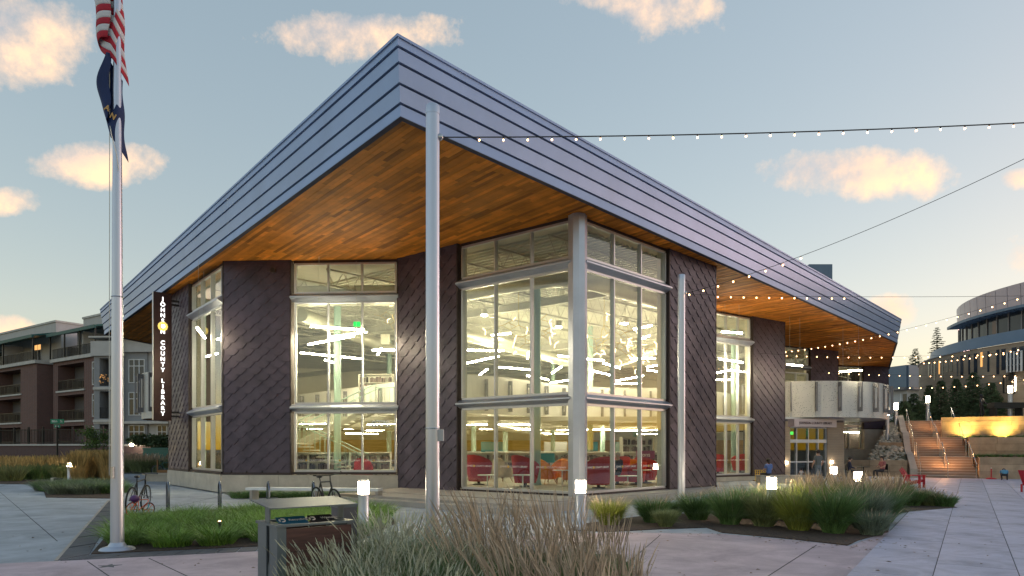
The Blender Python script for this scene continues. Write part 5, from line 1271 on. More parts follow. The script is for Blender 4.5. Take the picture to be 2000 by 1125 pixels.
t = thing('wall_lantern', 'black framed lantern hanging on the round stone building', 'lantern', (a.x, a.y, zb)); obj('frame', mb, M['black'], t, world=True); obj('tube', MB().fbox(f, f.L * .8, f.L * .95, -.06, .06, zb + .1, zt - .1), M['bollard_glow'], t, world=True)
# grey-blue modern building behind
mb = MB(); a = P(1722, 785, 95); gb = thing('office_building', 'flat blue-grey metal office building behind the library end', 'building', (56, 96, 3.8))
f = Fr(tuple(P(1690, 700, 92).xy), tuple(P(1772, 700, 86).xy)); f_r = Fr(tuple(P(1772, 700, 86).xy), tuple(P(1815, 700, 88).xy))
for ff, w_ in ((f, 3), (f_r, 2)):
    obj('wall', MB().fbox(ff, 0, ff.L, -6, 0, 3.6, 9.4), M['stucco_lt'], gb, world=True); obj('parapet', MB().fbox(ff, -.1, ff.L + .1, -6, .3, 9.7, 12.6), M['civic_blue'], gb, world=True); obj('eave', MB().fbox(ff, -.1, ff.L + .1, -6, .9, 9.4, 9.7), M['fin'], gb, world=True)
for i in range(7):
    s0 = f.L * (i + .1) / 7; s1 = f.L * (i + .93) / 7; w = obj('window', MB().fbox(f, s0, s1, .0, .06, 6.6, 8.9), M['darkglass'], gb, world=True); obj('frame', MB().fbox(f, s0 - .12, s0 - .01, 0, .1, 6.5, 9), M['white_frame'], w, world=True)
    if i in (3, 5): obj('lit_pane', MB().fbox(f, s0 + .2, s1 - .3, .061, .07, 6.8, 7.6), M['lit_window'], w, world=True)

# ------------------------------------------------------------------ apartment block on the left
apt = thing('apartment_building', 'four-storey red brick and grey apartment block with recessed balconies at the left', 'building', (-50, 71, 0))
def A_o(n, mb, m, par=None, **k): return obj(n, mb, M[m], par or apt, world=True, **k)
uA = V2(.835, -.551).normalized(); oA = V2(-59, 77); fA = Fr(tuple(oA), tuple(oA + uA * 30)); fA.n = V2(-.551, -.835).normalized()
def s_at(px):                                                    # where the facade is under a photo column
    k = (px - CX) / F; return (k * oA.y - oA.x) / (uA.x - k * uA.y)
def facade(name, fr, s0, s1, z0, z1, d, holes, m, rd=1.6):       # front with recessed openings
    ss_ = sorted({s0, s1} | {q for h in holes for q in h[:2]}); zz_ = sorted({z0, z1} | {q for h in holes for q in h[2:4]}); mb = MB()
    for i in range(len(ss_) - 1):
        for j in range(len(zz_) - 1):
            c, e = (ss_[i] + ss_[i + 1]) / 2, (zz_[j] + zz_[j + 1]) / 2
            if any(h[0] < c < h[1] and h[2] < e < h[3] for h in holes): continue
            mb.quad(fr.p(ss_[i], d, zz_[j]), fr.p(ss_[i + 1], d, zz_[j]), fr.p(ss_[i + 1], d, zz_[j + 1]), fr.p(ss_[i], d, zz_[j + 1]))
    for s_ in (s0, s1): mb.quad(fr.p(s_, d, z0), fr.p(s_, -6, z0), fr.p(s_, -6, z1), fr.p(s_, d, z1))
    mb.quad(fr.p(s0, d, z1), fr.p(s1, d, z1), fr.p(s1, -6, z1), fr.p(s0, -6, z1))
    for h in holes:
        a, b, c, e = h[:4]; k = d - rd
        mb.quad(fr.p(a, d, c), fr.p(a, k, c), fr.p(a, k, e), fr.p(a, d, e)); mb.quad(fr.p(b, d, c), fr.p(b, k, c), fr.p(b, k, e), fr.p(b, d, e)); mb.quad(fr.p(a, d, e), fr.p(b, d, e), fr.p(b, k, e), fr.p(a, k, e)); mb.quad(fr.p(a, d, c), fr.p(b, d, c), fr.p(b, k, c), fr.p(a, k, c)); 
    w = A_o(name, mb, m, fix=False)
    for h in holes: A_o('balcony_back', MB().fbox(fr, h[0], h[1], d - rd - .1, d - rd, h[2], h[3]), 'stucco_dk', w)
    return w
def rail(fr, s0, s1, d, z, par=None, h=1.05):
    mb = MB(); mb.fbox(fr, s0, s1, d - .03, d + .03, z + h - .05, z + h); mb.fbox(fr, s0, s1, d - .02, d + .02, z + .1, z + .14); n = max(2, int((s1 - s0) / .13))
    for i in range(n + 1): s_ = s0 + (s1 - s0) * i / n; w_ = .035 if i % 8 == 0 else .012; mb.fbox(fr, s_ - w_, s_ + w_, d - .012, d + .012, z, z + h - .05)
    A_o('balcony_rail', mb, 'black', par, fix=False)
def win(fr, s0, s1, z0, z1, d, par=None, nx=2, tr=.72, m='darkglass'):
    w = A_o('window', MB().fbox(fr, s0, s1, d - .05, d + .02, z0, z1), m, par); mb = MB(); e = .075
    for s_ in [s0 + (s1 - s0) * i / nx for i in range(nx + 1)]: mb.fbox(fr, s_ - e / 2, s_ + e / 2, d, d + .07, z0 - .04, z1 + .04)
    for z in (z0, z0 + (z1 - z0) * tr, z1): mb.fbox(fr, s0 - .04, s1 + .04, d, d + .065, z - e / 2, z + e / 2)
    A_o('frame', mb, 'white_frame', w if par is None else par)
ROWZ = [(1.5, 4.1), (4.65, 7.25), (7.75, 10.4)]
sa0, sa1, sb0, sb1 = s_at(-70), s_at(91), s_at(104), s_at(194)
FL = [(s_at(11), s_at(59), z0, z1) for z0, z1 in ROWZ] + [(s_at(-55), s_at(-10), z0, z1) for z0, z1 in ROWZ]
wa = facade('brick_wall', fA, sa0, sa1, .8, 10.75, .9, FL, 'brick')
wb = facade('brick_wall', fA, sb0, sb1, .8, 10.75, .0, [(s_at(113), s_at(164), z0, z1) for z0, z1 in ROWZ], 'brick')
wg = facade('grey_wall', fA, sa1 - .3, sb0 + .3, .8, 12.6, -1.2, [], 'stucco')
for z0, z1 in ROWZ:
    win(fA, s_at(98), s_at(102.5), z0 + .2, z1 - .2, -1.2, wg, 1)
    for a, b, d in ((s_at(11), s_at(59), .9), (s_at(113), s_at(164), 0)):
        rail(fA, a, b, d - .05, z0 + .02, wa if d else wb); A_o('slab_edge', MB().fbox(fA, a - .25, b + .25, d - .2, d + .12, z0 - .17, z0), 'cornice', wa if d else wb)
        f0 = a + (b - a) * .76; A_o('balcony_door', MB().fbox(fA, f0, b - .15, d - 1.6, d - 1.5, z0 + .05, z1 - .35), 'white_frame', wa if d else wb); A_o('door_glass', MB().fbox(fA, f0 + .2, b - .35, d - 1.499, d - 1.46, z0 + .35, z1 - .6), 'darkglass', wa if d else wb)
    win(fA, s_at(181.5), s_at(192), z0 + .3, z1 - .15, .0, wb, 2)
for a, b, d, par in ((sa0, sa1, .9, wa), (sb0, sb1, 0, wb)):
    A_o('cornice', MB().fbox(fA, a - .2, b + .2, -6, d + .25, 10.76, 11.1), 'cornice', par); rail(fA, a, b, d + .05, 11.1, par)
    A_o('penthouse_wall', MB().fbox(fA, a, b, -5.5, d - 2.3, 11.1, 14.3), 'stucco_lt', par); A_o('parapet', MB().fbox(fA, a + (.0 if d else 1.6), b - (1.0 if d else -1), -6, d - 2.2, 14.3, 15.55), 'stucco_lt', par); A_o('parapet_cap', MB().fbox(fA, a - .1 + (.0 if d else 1.6), b - (.9 if d else -1.1), -6.1, d - 2.1, 15.55, 15.75), 'cornice', par)
    q = [fA.p(a - .3, d + .5, 13.55), fA.p(b + .2, d + .5, 13.55), fA.p(b + .2, d - 2.3, 14.25), fA.p(a - .3, d - 2.3, 14.25)]; A_o('awning_roof', MB().hexa(q + [(x, y, z + .16) for x, y, z in q]), 'awning', par); A_o('awning_edge', MB().fbox(fA, a - .32, b + .22, d + .4, d + .56, 13.4, 13.72), 'awning', par)
    n = 3
    for i in range(n + 1): s_ = a + .1 + (b - a - .2) * i / n; A_o('awning_post', MB().fbox(fA, s_ - .06, s_ + .06, d + .25, d + .37, 11.1, 13.45), 'black', par)
    for i in range(2):
        s_ = a + (b - a) * (.3 + .42 * i); m = 'lit_window' if (d and i == 1) else 'darkglass'
        win(fA, s_, s_ + 1.7, 11.2, 13.5, d - 2.28, par, 2, .72, 'darkglass')
        if m == 'lit_window': A_o('lit_pane', MB().fbox(fA, s_ + .1, s_ + 1.6, d - 2.25, d - 2.22, 12.9, 13.45), m, par)
    A_o('divider_wall', MB().fbox(fA, b - (b - a) * .42 - .1, b - (b - a) * .42 + .1, d - 2.3, d - .3, 11.1, 13.6), 'stucco_lt', par)
# grey right part, nearly square to the view
oB = V2(-39.55, 64.1); fG = Fr(tuple(oB), (-28.5, 63.4)); fG.n = V2(-.06, -1).normalized()
def sg(px): k = (px - CX) / F; return (k * oB.y - oB.x) / (fG.u.x - k * fG.u.y)
wc = facade('grey_wall', fG, sg(193), sg(246), .8, 10.6, .7, [(sg(204), sg(222), z0, z1) for z0, z1 in ROWZ], 'stucco')
wd = facade('grey_wall', fG, sg(246), sg(290), .8, 11.0, .2, [], 'stucco'); we = facade('pale_wall', fG, sg(290), sg(372), .8, 11.0, .0, [], 'stucco_lt')
A_o('cornice', MB().fbox(fG, sg(190), sg(248), -4, .95, 10.6, 12.0), 'stucco_lt', wc); A_o('cornice', MB().fbox(fG, sg(246), sg(372), -4, .5, 11.0, 12.3), 'stucco_lt', wd); A_o('cornice_cap', MB().fbox(fG, sg(188), sg(374), -4.1, 1.1, 12.3, 12.45), 'cornice', wd)
for z0, z1 in ROWZ:
    win(fG, sg(255), sg(285), z0 + .35, z1 - .1, .2, wd, 3); win(fG, sg(308), sg(326), z0 + .35, z1 - .1, 0, we, 2); rail(fG, sg(204), sg(222), .65, z0, wc); A_o('slab_edge', MB().fbox(fG, sg(193), sg(246), .7, .85, z0 - .35, z0 - .1), 'cornice', wc)
A_o('base_course', MB().fbox(fG, sg(193), sg(372), .0, .75, 4.15, 4.4), 'cornice', wd)
mb = MB(); g = random.Random(8)
for k in range(26): mb.ball(fG.p(sg(204) + g.uniform(0, .95), .72, 7.8 + g.uniform(.2, 1.05)), .03, 5, 4)
A_o('fairy_lights', mb, 'lit_window', wc, fix=False)
mb = MB(); g = random.Random(9)
for k in range(4): A_o('balcony_grill', MB().fbox(fA, s_at((25, 135, 30, 138)[k]), s_at((40, 150, 42, 150)[k]), (0.2, -.8)[k % 2], (.6, -.4)[k % 2], ROWZ[2 - k // 2][0] + .05, ROWZ[2 - k // 2][0] + .9), 'black', wa if k % 2 == 0 else wb)
# brick retaining wall with iron fence
fw = Fr(tuple(P(-60, 890, 62).xy), tuple(P(226, 890, 58).xy))
rw = thing('garden_wall', 'long dark brick retaining wall before the apartment block', 'wall', (*fw.xy(0), 0))
obj('brickwork', MB().fbox(fw, 0, fw.L, -.6, 0, 0, 2.05), M['brick_dk'], rw, world=True); obj('coping', MB().fbox(fw, -.1, fw.L + .1, -.65, .08, 2.05, 2.2), M['cornice'], rw, world=True)
fw2 = Fr(tuple(P(240, 890, 58).xy), tuple(P(302, 890, 57).xy)); rw2 = thing('garden_wall', 'short dark brick garden wall with hedges right of the flagpole', 'wall', (*fw2.xy(0), 0)); obj('brickwork', MB().fbox(fw2, 0, fw2.L, -.6, 0, 0, 2.0), M['brick_dk'], rw2, world=True); obj('coping', MB().fbox(fw2, -.1, fw2.L + .1, -.65, .08, 2.0, 2.15), M['cornice'], rw2, world=True)
fc = thing('iron_fence', 'black iron fence on the brick retaining wall', 'fence', (*fw.xy(0), 2.2)); mb = MB()
n = 100
for i in range(n + 1): 
    s_ = fw.L * i / n; w_ = .05 if i % 10 == 0 else .014
    if i % 10 == 0: obj('post', MB().fbox(fw, s_ - .06, s_ + .06, -.36, -.24, 2.2, 3.75), M['black'], fc, world=True)
    else: obj('picket', MB().fbox(fw, s_ - .016, s_ + .016, -.316, -.284, 2.3, 3.55), M['black'], fc, world=True)
for z in (2.3, 3.45): obj('fence_rail', MB().fbox(fw, 0, fw.L, -.34, -.26, z, z + .06), M['black'], fc, world=True)
bk = tag(obj('apartment_ground', MB().prism([fw.xy(0, -.5), fw.xy(fw.L, -.5), (-18, 60), (-18, 90), (-110, 110), (-110, 70)], .0, 1.2), M['earth']), kind='structure')
# street sign
c = V2(*P(112, 890, 47).xy); t = thing('street_sign', 'green street name sign on a dark post before the apartment block', 'sign', (*c, 0)); zz = H + (HY - 823) / F * 47
obj('post', MB().tube((0, 0, 0), (0, 0, zz - .28), .06, n=10), M['black'], t); obj('name_plate', MB().box(-.47, .47, -.02, .02, zz - .16, zz + .16), M['street_green'], t); obj('cross_plate', MB().box(-.2, .2, -.03, .03, zz - .45, zz - .22), M['street_green'], t); obj('cross_text', MB().box(-.12, .12, -.035, -.031, zz - .37, zz - .31), M['decal'], t)
tx = text_mesh('88th   St', .22, .003); place_text('lettering', tx, M['decal'], (c.x, c.y - .024, zz), (1, 0, 0), t)
c = P(309, 880, 52); t = thing('utility_box', 'dark green utility cabinet behind the far bike racks', 'utility box', (c.x, c.y, 0)); obj('cabinet', MB().box(-.9, 1.1, -.5, .5, 0, 1.75), M['paint_green'], t); obj('lid', MB().box(-.95, 1.15, -.55, .55, 1.752, 1.85), M['paint_green'], t)
for x in (-.7, -.1): obj('warning_label', MB().box(x, x + .18, -.51, -.502, 1.0, 1.35), M['decal'], t)
c = P(257, 868, 56.5); t = thing('wall_lamp', 'small round lit lamp on the short brick garden wall', 'lamp', c); obj('globe', MB().ball((0, 0, 0), .16, 10, 8), M['bollard_glow'], t, smooth=True); obj('bracket', MB().box(-.03, .03, -.03, .4, -.25, -.17), M['black'], t)

# ------------------------------------------------------------------ plants
def leaf_cloud(mb, g, c, r, n, size, flat=1.0):
    for k in range(n):
        d = Vector((g.gauss(0, 1), g.gauss(0, 1), g.gauss(0, 1))); d = d.normalized() * (g.random() ** .45); p = Vector(c) + Vector((d.x * r[0], d.y * r[1], d.z * r[2])); s = size * g.uniform(.6, 1.3); mb.cur = min(1, max(0, .5 + .35 * d.z + g.uniform(-.25, .25)))
        a = Vector((g.gauss(0, 1), g.gauss(0, 1), g.gauss(0, .6))).normalized(); b = a.cross(Vector((g.gauss(0, 1), g.gauss(0, 1), g.gauss(0, 1)))).normalized()
        mb.add([p - a * s, p + b * s * .45, p + a * s, p - b * s * .45], [(0, 1, 2, 3)])
def hedge(label, c, r, n, seed):
    g = random.Random(seed); t = thing('hedge', label, 'hedge', (c[0], c[1], c[2] - r[2])); mb = MB(); leaf_cloud(mb, g, c, r, n, .14); obj('foliage', mb, M['hedge'], t, world=True, fix=False, attr=True); mb = MB()
    for k in range(6): mb.tube((c[0] + g.uniform(-.6, .6) * r[0], c[1], c[2] - r[2]), (c[0] + g.uniform(-.7, .7) * r[0], c[1], c[2] + r[2] * .5), .03, .01, n=5)
    obj('stems', mb, M['bark'], t, world=True, fix=False)
q = P(283, 862, 56); hedge('low dark hedge on the short brick wall', (q.x, q.y, 2.5), (1.7, .7, .55), 900, 3); q = P(318, 864, 55); hedge('low dark hedge beside the utility cabinet', (q.x, q.y, 2.3), (1.2, .8, .7), 900, 4)
def small_tree(label, x, y, h, seed, m='leaf', cw=1.2):
    g = random.Random(seed); t = thing('young_tree', label, 'tree', (x, y, 0)); tr = MB(); tr.path([(0, 0, 0), (.04, 0, h * .3), (-.03, .02, h * .6), (0, 0, h * .9)], [.07, .055, .04, .015], 8); lf = MB()
    for k in range(26):
        a = g.uniform(0, 6.28); z = h * g.uniform(.42, .95); l = cw * g.uniform(.4, 1) * (1.15 - abs(z / h - .65)); e = Vector((math.cos(a) * l, math.sin(a) * l, z + l * .35)); tr.tube((0, 0, z - .15), e, .015, .005, n=4); leaf_cloud(lf, g, e, (.38, .38, .3), 55, .075); leaf_cloud(lf, g, e * .6 + Vector((0, 0, z * .4)), (.3, .3, .25), 25, .07)
    obj('trunk', tr, M['bark'], t, smooth=True); obj('crown', lf, M[m], t, fix=False, attr=True)
q = P(188, 880, 45); small_tree('young green tree in front of the brick retaining wall', q.x, q.y, 3.1, 5, cw=1.0)
def conifer(label, x, y, z, h, rad, seed, group='conifers on the upper plaza'):
    g = random.Random(seed); t = thing('conifer', label, 'tree', (x, y, z), g.uniform(0, 6), group); tr = MB(); tr.tube((0, 0, 0), (0, 0, h * .97), .11 * h / 5, .012, n=8); lf = MB(); k = 0; zz = h * .06
    while zz < h * .97:
        f = 1 - zz / h; L = rad * (f ** .85) * g.uniform(.72, 1.12) + .1; n = max(4, int(4 + 5 * f))
        for i in range(n):
            a = i * 6.283 / n + zz * 2.4 + g.uniform(-.3, .3); l = L * g.uniform(.65, 1.1); d = Vector((math.cos(a), math.sin(a), 0)); s = Vector((-d.y, d.x, 0)); p0 = Vector((0, 0, zz)); prev = p0; m = max(3, int(l / .16)); mb_cur = g.random()
            tip = []
            for j in range(1, m + 1):
                u_ = j / m; p = p0 + d * (l * u_) + Vector((0, 0, l * (.10 * u_ - .33 * u_ * u_ + .14 * u_ ** 4))); tr.tube(prev, p, .018 * (1 - u_ * .8), .016 * (1 - u_ * .8), n=3, cap=False)
                for sd_ in (-1, 1, 0):
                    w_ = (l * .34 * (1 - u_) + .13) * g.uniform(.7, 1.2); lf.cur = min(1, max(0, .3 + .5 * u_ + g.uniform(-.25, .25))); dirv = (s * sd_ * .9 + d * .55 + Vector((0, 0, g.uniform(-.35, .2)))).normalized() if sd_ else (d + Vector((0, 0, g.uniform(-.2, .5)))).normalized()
                    e = p + dirv * w_; nrm = dirv.cross(Vector((g.gauss(0, .5), g.gauss(0, .5), 1))).normalized() * (.035 + .02 * g.random()) * max(1, h / 7); mid = p.lerp(e, .5)
                    lf.add([p, mid + nrm, e, mid - nrm], [(0, 1, 2, 3)]); up_ = Vector((0, 0, .05)); lf.add([p, mid + up_, e, mid - up_], [(0, 1, 2, 3)])
                prev = p
        zz += max(.10, h * (.045 if h < 9 else .03) * (.5 + f * .6))
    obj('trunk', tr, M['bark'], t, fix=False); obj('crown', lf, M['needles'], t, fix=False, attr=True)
for lb, px, top, Y, rad, sd_ in (('dark conifer right of the stair top lamp post', 1838, 742, 56, 1.15, 1), ('tall slim conifer left of the statue', 1868, 738, 55, 1.3, 2), ('tallest conifer right behind the statue', 1901, 725, 54.5, 1.7, 3), ('broad conifer right of the statue', 1935, 745, 53.5, 1.8, 4), ('small conifer behind the stair top lamp post', 1815, 750, 57, 1.2, 5), ('dark low conifer left of the stair top', 1785, 768, 57, 1.7, 6), ('conifer at the library end behind the lamp posts', 1765, 782, 55, 1.3, 7), ('lamp-lit conifer at the right edge of the picture', 1985, 735, 53, 1.6, 8), ('low conifer between the lamp post and the right edge', 1955, 772, 53.5, 1.3, 9)):
    X = (px - CX) / F * Y; conifer(lb, X, Y, 3.84, H + (HY - top) / F * Y - 3.84, rad, sd_)
conifer('far tall conifer rising behind the office building', (1830 - CX) / F * 110, 110, 3.8, H + (HY - 632) / F * 110 - 3.8, 4.2, 15, 'far conifers behind the office building'); conifer('far spreading conifer beside the roof end', (1788 - CX) / F * 105, 105, 3.8, H + (HY - 675) / F * 105 - 3.8, 4.6, 16, 'far conifers behind the office building')

# grasses
def blades(n, rad, h, seed, lean=.5, curve=.5, droop=.25, width=.006, segs=4, hv=.35, ctr=None):
    g = np.random.RandomState(seed); a = g.uniform(0, 2 * np.pi, n); r = rad * np.sqrt(g.uniform(0, 1, n)); bx, by = r * np.cos(a), r * np.sin(a)
    if ctr is not None: c = ctr[g.randint(0, len(ctr), n)]; bx = bx + c[:, 0]; by = by + c[:, 1]
    az = a + g.normal(0, .7, n); hh = h * (1 - hv * g.uniform(0, 1, n)); ln = lean * g.uniform(.15, 1, n); cv = curve * g.uniform(.2, 1.2, n)
    t = np.linspace(0, 1, segs + 1); dx, dy = np.cos(az), np.sin(az); pa = g.uniform(0, np.pi, n); wx, wy = np.cos(pa) * width / 2, np.sin(pa) * width / 2
    V = np.zeros((n, segs + 1, 2, 3))
    for k, tt in enumerate(t):
        o = hh * (ln * tt + cv * tt * tt); z = hh * (tt - droop * g.uniform(.5, 1.2, n) * tt ** 2.2) if False else hh * (tt - droop * cv * tt ** 2.4); w = (1 - tt ** 1.6) * 1.0 + .04
        for s, sg in ((0, -1), (1, 1)): V[:, k, s, 0] = bx + dx * o + sg * wx * w; V[:, k, s, 1] = by + dy * o + sg * wy * w; V[:, k, s, 2] = z
    F_ = []
    base = (np.arange(n) * (segs + 1) * 2)[:, None]; q = []
    for k in range(segs): q.append(base + np.array([[2 * k, 2 * k + 1, 2 * k + 3, 2 * k + 2]]))
    F_ = np.concatenate(q); col = np.repeat(g.uniform(0, 1, n), (segs + 1) * 2); return V.reshape(-1, 3), F_, col
def np_mesh(name, V, F_, col, m):
    me = bpy.data.meshes.new(name); me.vertices.add(len(V)); me.vertices.foreach_set('co', V.astype(np.float32).ravel()); k = F_.shape[1]
    me.loops.add(F_.size); me.loops.foreach_set('vertex_index', F_.astype(np.int32).ravel()); me.polygons.add(len(F_)); me.polygons.foreach_set('loop_start', np.arange(0, F_.size, k, dtype=np.int32))
    at = me.attributes.new('rnd', 'FLOAT', 'POINT'); at.data.foreach_set('value', col.astype(np.float32)); me.update(calc_edges=True); me.validate(); me.materials.append(m); return me
def plumes(n, rad, h, seed, lean=.25, curve=.2, width=.011, head=.3, hv=.3, bias=(0, 0)):
    g = np.random.RandomState(seed); Vs, Fs, Cs = [], [], []; b = 0
    for i in range(n):
        a = g.uniform(0, 6.283); r = rad * math.sqrt(g.uniform()); az = a + g.normal(0, .8); hh = h * (1 - hv * g.uniform()); ln = lean * g.uniform(.1, 1); cv = curve * g.uniform(.1, 1.2); c = g.uniform()
        f = lambda t: np.array([r * math.cos(a) + (math.cos(az) * (ln * t + cv * t * t) + bias[0] * t * t) * hh, r * math.sin(a) + (math.sin(az) * (ln * t + cv * t * t) + bias[1] * t * t) * hh, hh * (t - .12 * cv * t * t)])
        ts = [0, .35, 1 - head] + list(np.linspace(1 - head * .88, 1, 7)); ws = [.0022, .002, .0018] + [width * k for k in (.7, 1.1, .85, 1.0, .75, .5, .06)]
        for pa in (g.uniform(0, 3.14),) * 1:
            for dpa in (0, 1.57):
                st = 0 if dpa == 0 else 3
                w = np.array([math.cos(pa + dpa), math.sin(pa + dpa), 0]); q = []
                for t, ww in zip(ts[st:], ws[st:]): p = f(t); q += [p - w * ww * g.uniform(.7, 1.25), p + w * ww * g.uniform(.7, 1.25)]
                m_ = len(ts) - st; Vs += q; Fs += [[b + 2 * k, b + 2 * k + 1, b + 2 * k + 3, b + 2 * k + 2] for k in range(m_ - 1)]; Cs += [c] * len(q); b += len(q)
        for k in range(9):                                        # loose bristles along the head
            t = 1 - head * g.uniform(0, .95); p = f(t); d = np.array([g.normal(), g.normal(), 1.2]); d = d / np.linalg.norm(d) * width * g.uniform(1.5, 3.2); w = np.array([.0012, .0008, 0]); Vs += [p - w, p + w, p + d + w * .3, p + d - w * .3]; Fs.append([b, b + 1, b + 2, b + 3]); Cs += [c] * 4; b += 4
    return np.array(Vs), np.array(Fs), np.array(Cs)
MASS = {}
def build_mass(name, label):
    parts = MASS.pop(name); t = thing(name, label, 'grass', parts['at']); t['kind'] = 'stuff'; del parts['at']
    for (nm, m), L in parts.items():
        b = 0; Vs, Fs, Cs = [], [], []
        for V, F_, C in L: Vs.append(V); Fs.append(F_ + b); Cs.append(C); b += len(V)
        o = obj(nm, np_mesh(nm, np.concatenate(Vs), np.concatenate(Fs), np.concatenate(Cs), M[m]), None, t, world=True); o['kind'] = 'stuff'
ORD = ('first', 'second', 'third', 'fourth', 'fifth', 'sixth', 'seventh', 'eighth', 'ninth', 'tenth', 'eleventh', 'twelfth', 'thirteenth', 'fourteenth')
def clump(label, x, y, seed, h=.8, rad=.25, n=900, blade='grass_dk', nb=0, plume='plume', ph=1.1, lean=.55, curve=.6, droop=.5, width=.007, group='ornamental grass clumps', z=.02, pw=.011, plean=.25, head=.3, bias=(0, 0), prad=None, name='grass_plant', mass=None, skirt=0):
    if mass:
        d = MASS.setdefault(mass, {'at': (x, y, z)}); V, F_, C = blades(n, rad, h, seed, lean, curve, droop, width); d.setdefault(('leaves', blade), []).append((V + np.array([x, y, z]), F_, C))
        if nb: V, F_, C = plumes(nb, prad or rad, ph, seed + 100, plean, .22, pw, head, .3, bias); d.setdefault(('seed_plumes', plume), []).append((V + np.array([x, y, z]), F_, C))
        return
    t = thing(name, label, 'grass', (x, y, z), 0, group); obj('leaves', np_mesh('leaves', *blades(n, rad, h, seed, lean, curve, droop, width), M[blade]), None, t)
    if skirt: obj('drooping_leaves', np_mesh('drooping_leaves', *blades(skirt, rad, h * .8, seed + 7, .5, .62, .95, width), M[blade]), None, t)
    if nb: obj('seed_plumes', np_mesh('seed_plumes', *plumes(nb, prad or rad, ph, seed + 100, plean, .22, pw, head, .3, bias), M[plume]), None, t)
def pos(px, Y): return (px - CX) / F * Y, Y
# foreground left: soft fountain grass with short pale heads
for i, (px, Y, h) in enumerate(((655, 6.1, .62), (700, 6.6, .72), (765, 6.2, .72), (800, 7.2, .84), (742, 7.6, .8), (860, 6.6, .7), (820, 5.8, .6), (720, 5.7, .55), (880, 5.7, .52), (690, 8.3, .7), (790, 8.6, .75))):
    x, y = pos(px, Y); clump('foreground fountain grass with short pale heads, in the mass between the bin and the tall pole', x, y, 20 + i, h * 1.22, .28, 2500, 'grass_olive' if i % 2 else 'grass_dk', 120, 'plume_pale', h * 1.3, .5, .75, .6, .0055, 'foreground fountain grass', pw=.0062, plean=.55, head=.14, mass='fountain_grass')
build_mass('fountain_grass', 'soft grey-green fountain grass with short pale heads in the foreground between bin and tall pole')
# foreground centre: feather reed grass with tall plumes
for i, (px, Y, h) in enumerate(((930, 6.5, .9), (985, 7.0, 1.0), (1040, 6.3, .9), (1085, 7.2, 1.02), (1130, 6.5, .9), (1180, 7.3, .95), (1205, 6.4, .8), (1010, 5.8, .75), (1110, 5.7, .75), (1215, 5.9, .75), (940, 7.7, .95), (1150, 5.4, .66))):
    x, y = pos(px, Y); h *= 1.14 if px < 1170 else .92; clump('foreground feather reed grass with tall tan plumes, in the mass right of the tall pole', x, y, 60 + i, h * .8, .17, 1100, ('grass_dk', 'grass_olive', 'grass_dk')[i % 3], 80, 'plume', h * 1.22, .35, .3, .35, .0055, 'foreground feather reed grass', pw=.0058, plean=.22, head=.32, bias=(-.10, 0), mass='feather_reed_grass')
build_mass('feather_reed_grass', 'tan feather reed grass with tall plumes in the foreground right of the tall pole')
# sedge in the flagpole bed
g = random.Random(12); k = 0; SED = []
poly = [G2(196, 1076), G2(520, 1062), G2(690, 1050), G2(760, 1022), G2(738, 998), G2(560, 1000), G2(262, 1020)]
def inside(p, poly):
    c = False
    for i in range(len(poly)):
        a, b = poly[i - 1], poly[i]
        if (a[1] > p[1]) != (b[1] > p[1]) and p[0] < (b[0] - a[0]) * (p[1] - a[1]) / (b[1] - a[1]) + a[0]: c = not c
    return c
while len(SED) < 150:
    p = (g.uniform(-11, -2), g.uniform(10.5, 20))
    if inside(p, poly) and (p[0] - fp_b.x) ** 2 + (p[1] - fp_b.y) ** 2 > .3: SED.append(p)
V, Fq, Cq = blades(36000, .24, .55, 77, .75, .85, .7, .010, 4, .45, np.array(SED))
tag(obj('sedge_groundcover', np_mesh('sedge_groundcover', V, Fq, Cq, M['sedge']), None, loc=(0, 0, .02)), 'bright green arching sedge filling the flagpole bed', 'grass', kind='stuff')
# clumps by the corner bollard and the big bed
for lb, px, Y, h, rad, bl, nb in (('round lime green grass clump just right of the corner bollard', 1190, 15.3, .62, .2, 'grass_lime', 60), ('round green grass clump second from the corner bollard', 1275, 15.8, .62, .2, 'grass_dk', 30), ('dark green grass clump right of the shorter pole', 1362, 16.4, .7, .22, 'grass_dk', 30), ('low tuft of grass in front of the second round clump', 1300, 14.9, .4, .14, 'grass_olive', 0), ('small tuft of grass at the foot of the shorter pole', 1318, 17.4, .4, .15, 'grass_dk', 10)):
    x, y = pos(px, Y); clump(lb, x, y, int(px), h * 1.15, rad, 1500, bl, nb, 'plume', h * 1.15, .42, .45, .5, .010, 'grass clumps by the corner bollard', pw=.006, plean=.6, head=.2, skirt=1200)
big = [(1425, 15.4, .85), (1492, 15.0, .88), (1560, 14.3, .95), (1628, 13.8, 1.0), (1688, 14.5, .92), (1455, 16.8, .85), (1526, 16.5, .95), (1596, 15.9, 1.02), (1657, 15.6, 1.0), (1702, 13.5, .5), (1724, 15.8, .85)]
for i, (px, Y, h) in enumerate(big):
    x, y = pos(px, Y); clump('large green grass clump in the big bed, %s from the shorter pole' % ORD[sorted(q[0] for q in big).index(px)], x, y, 200 + i, h * 1.12, .2, 1700, ('grass_dk', 'grass_olive', 'grass_lime', 'grass_dk', 'sage')[i % 5], 26, 'plume', h * 1.12, .34, .42, .5, .011, 'big bed grass clumps', pw=.006, plean=.6, head=.18, skirt=1500)
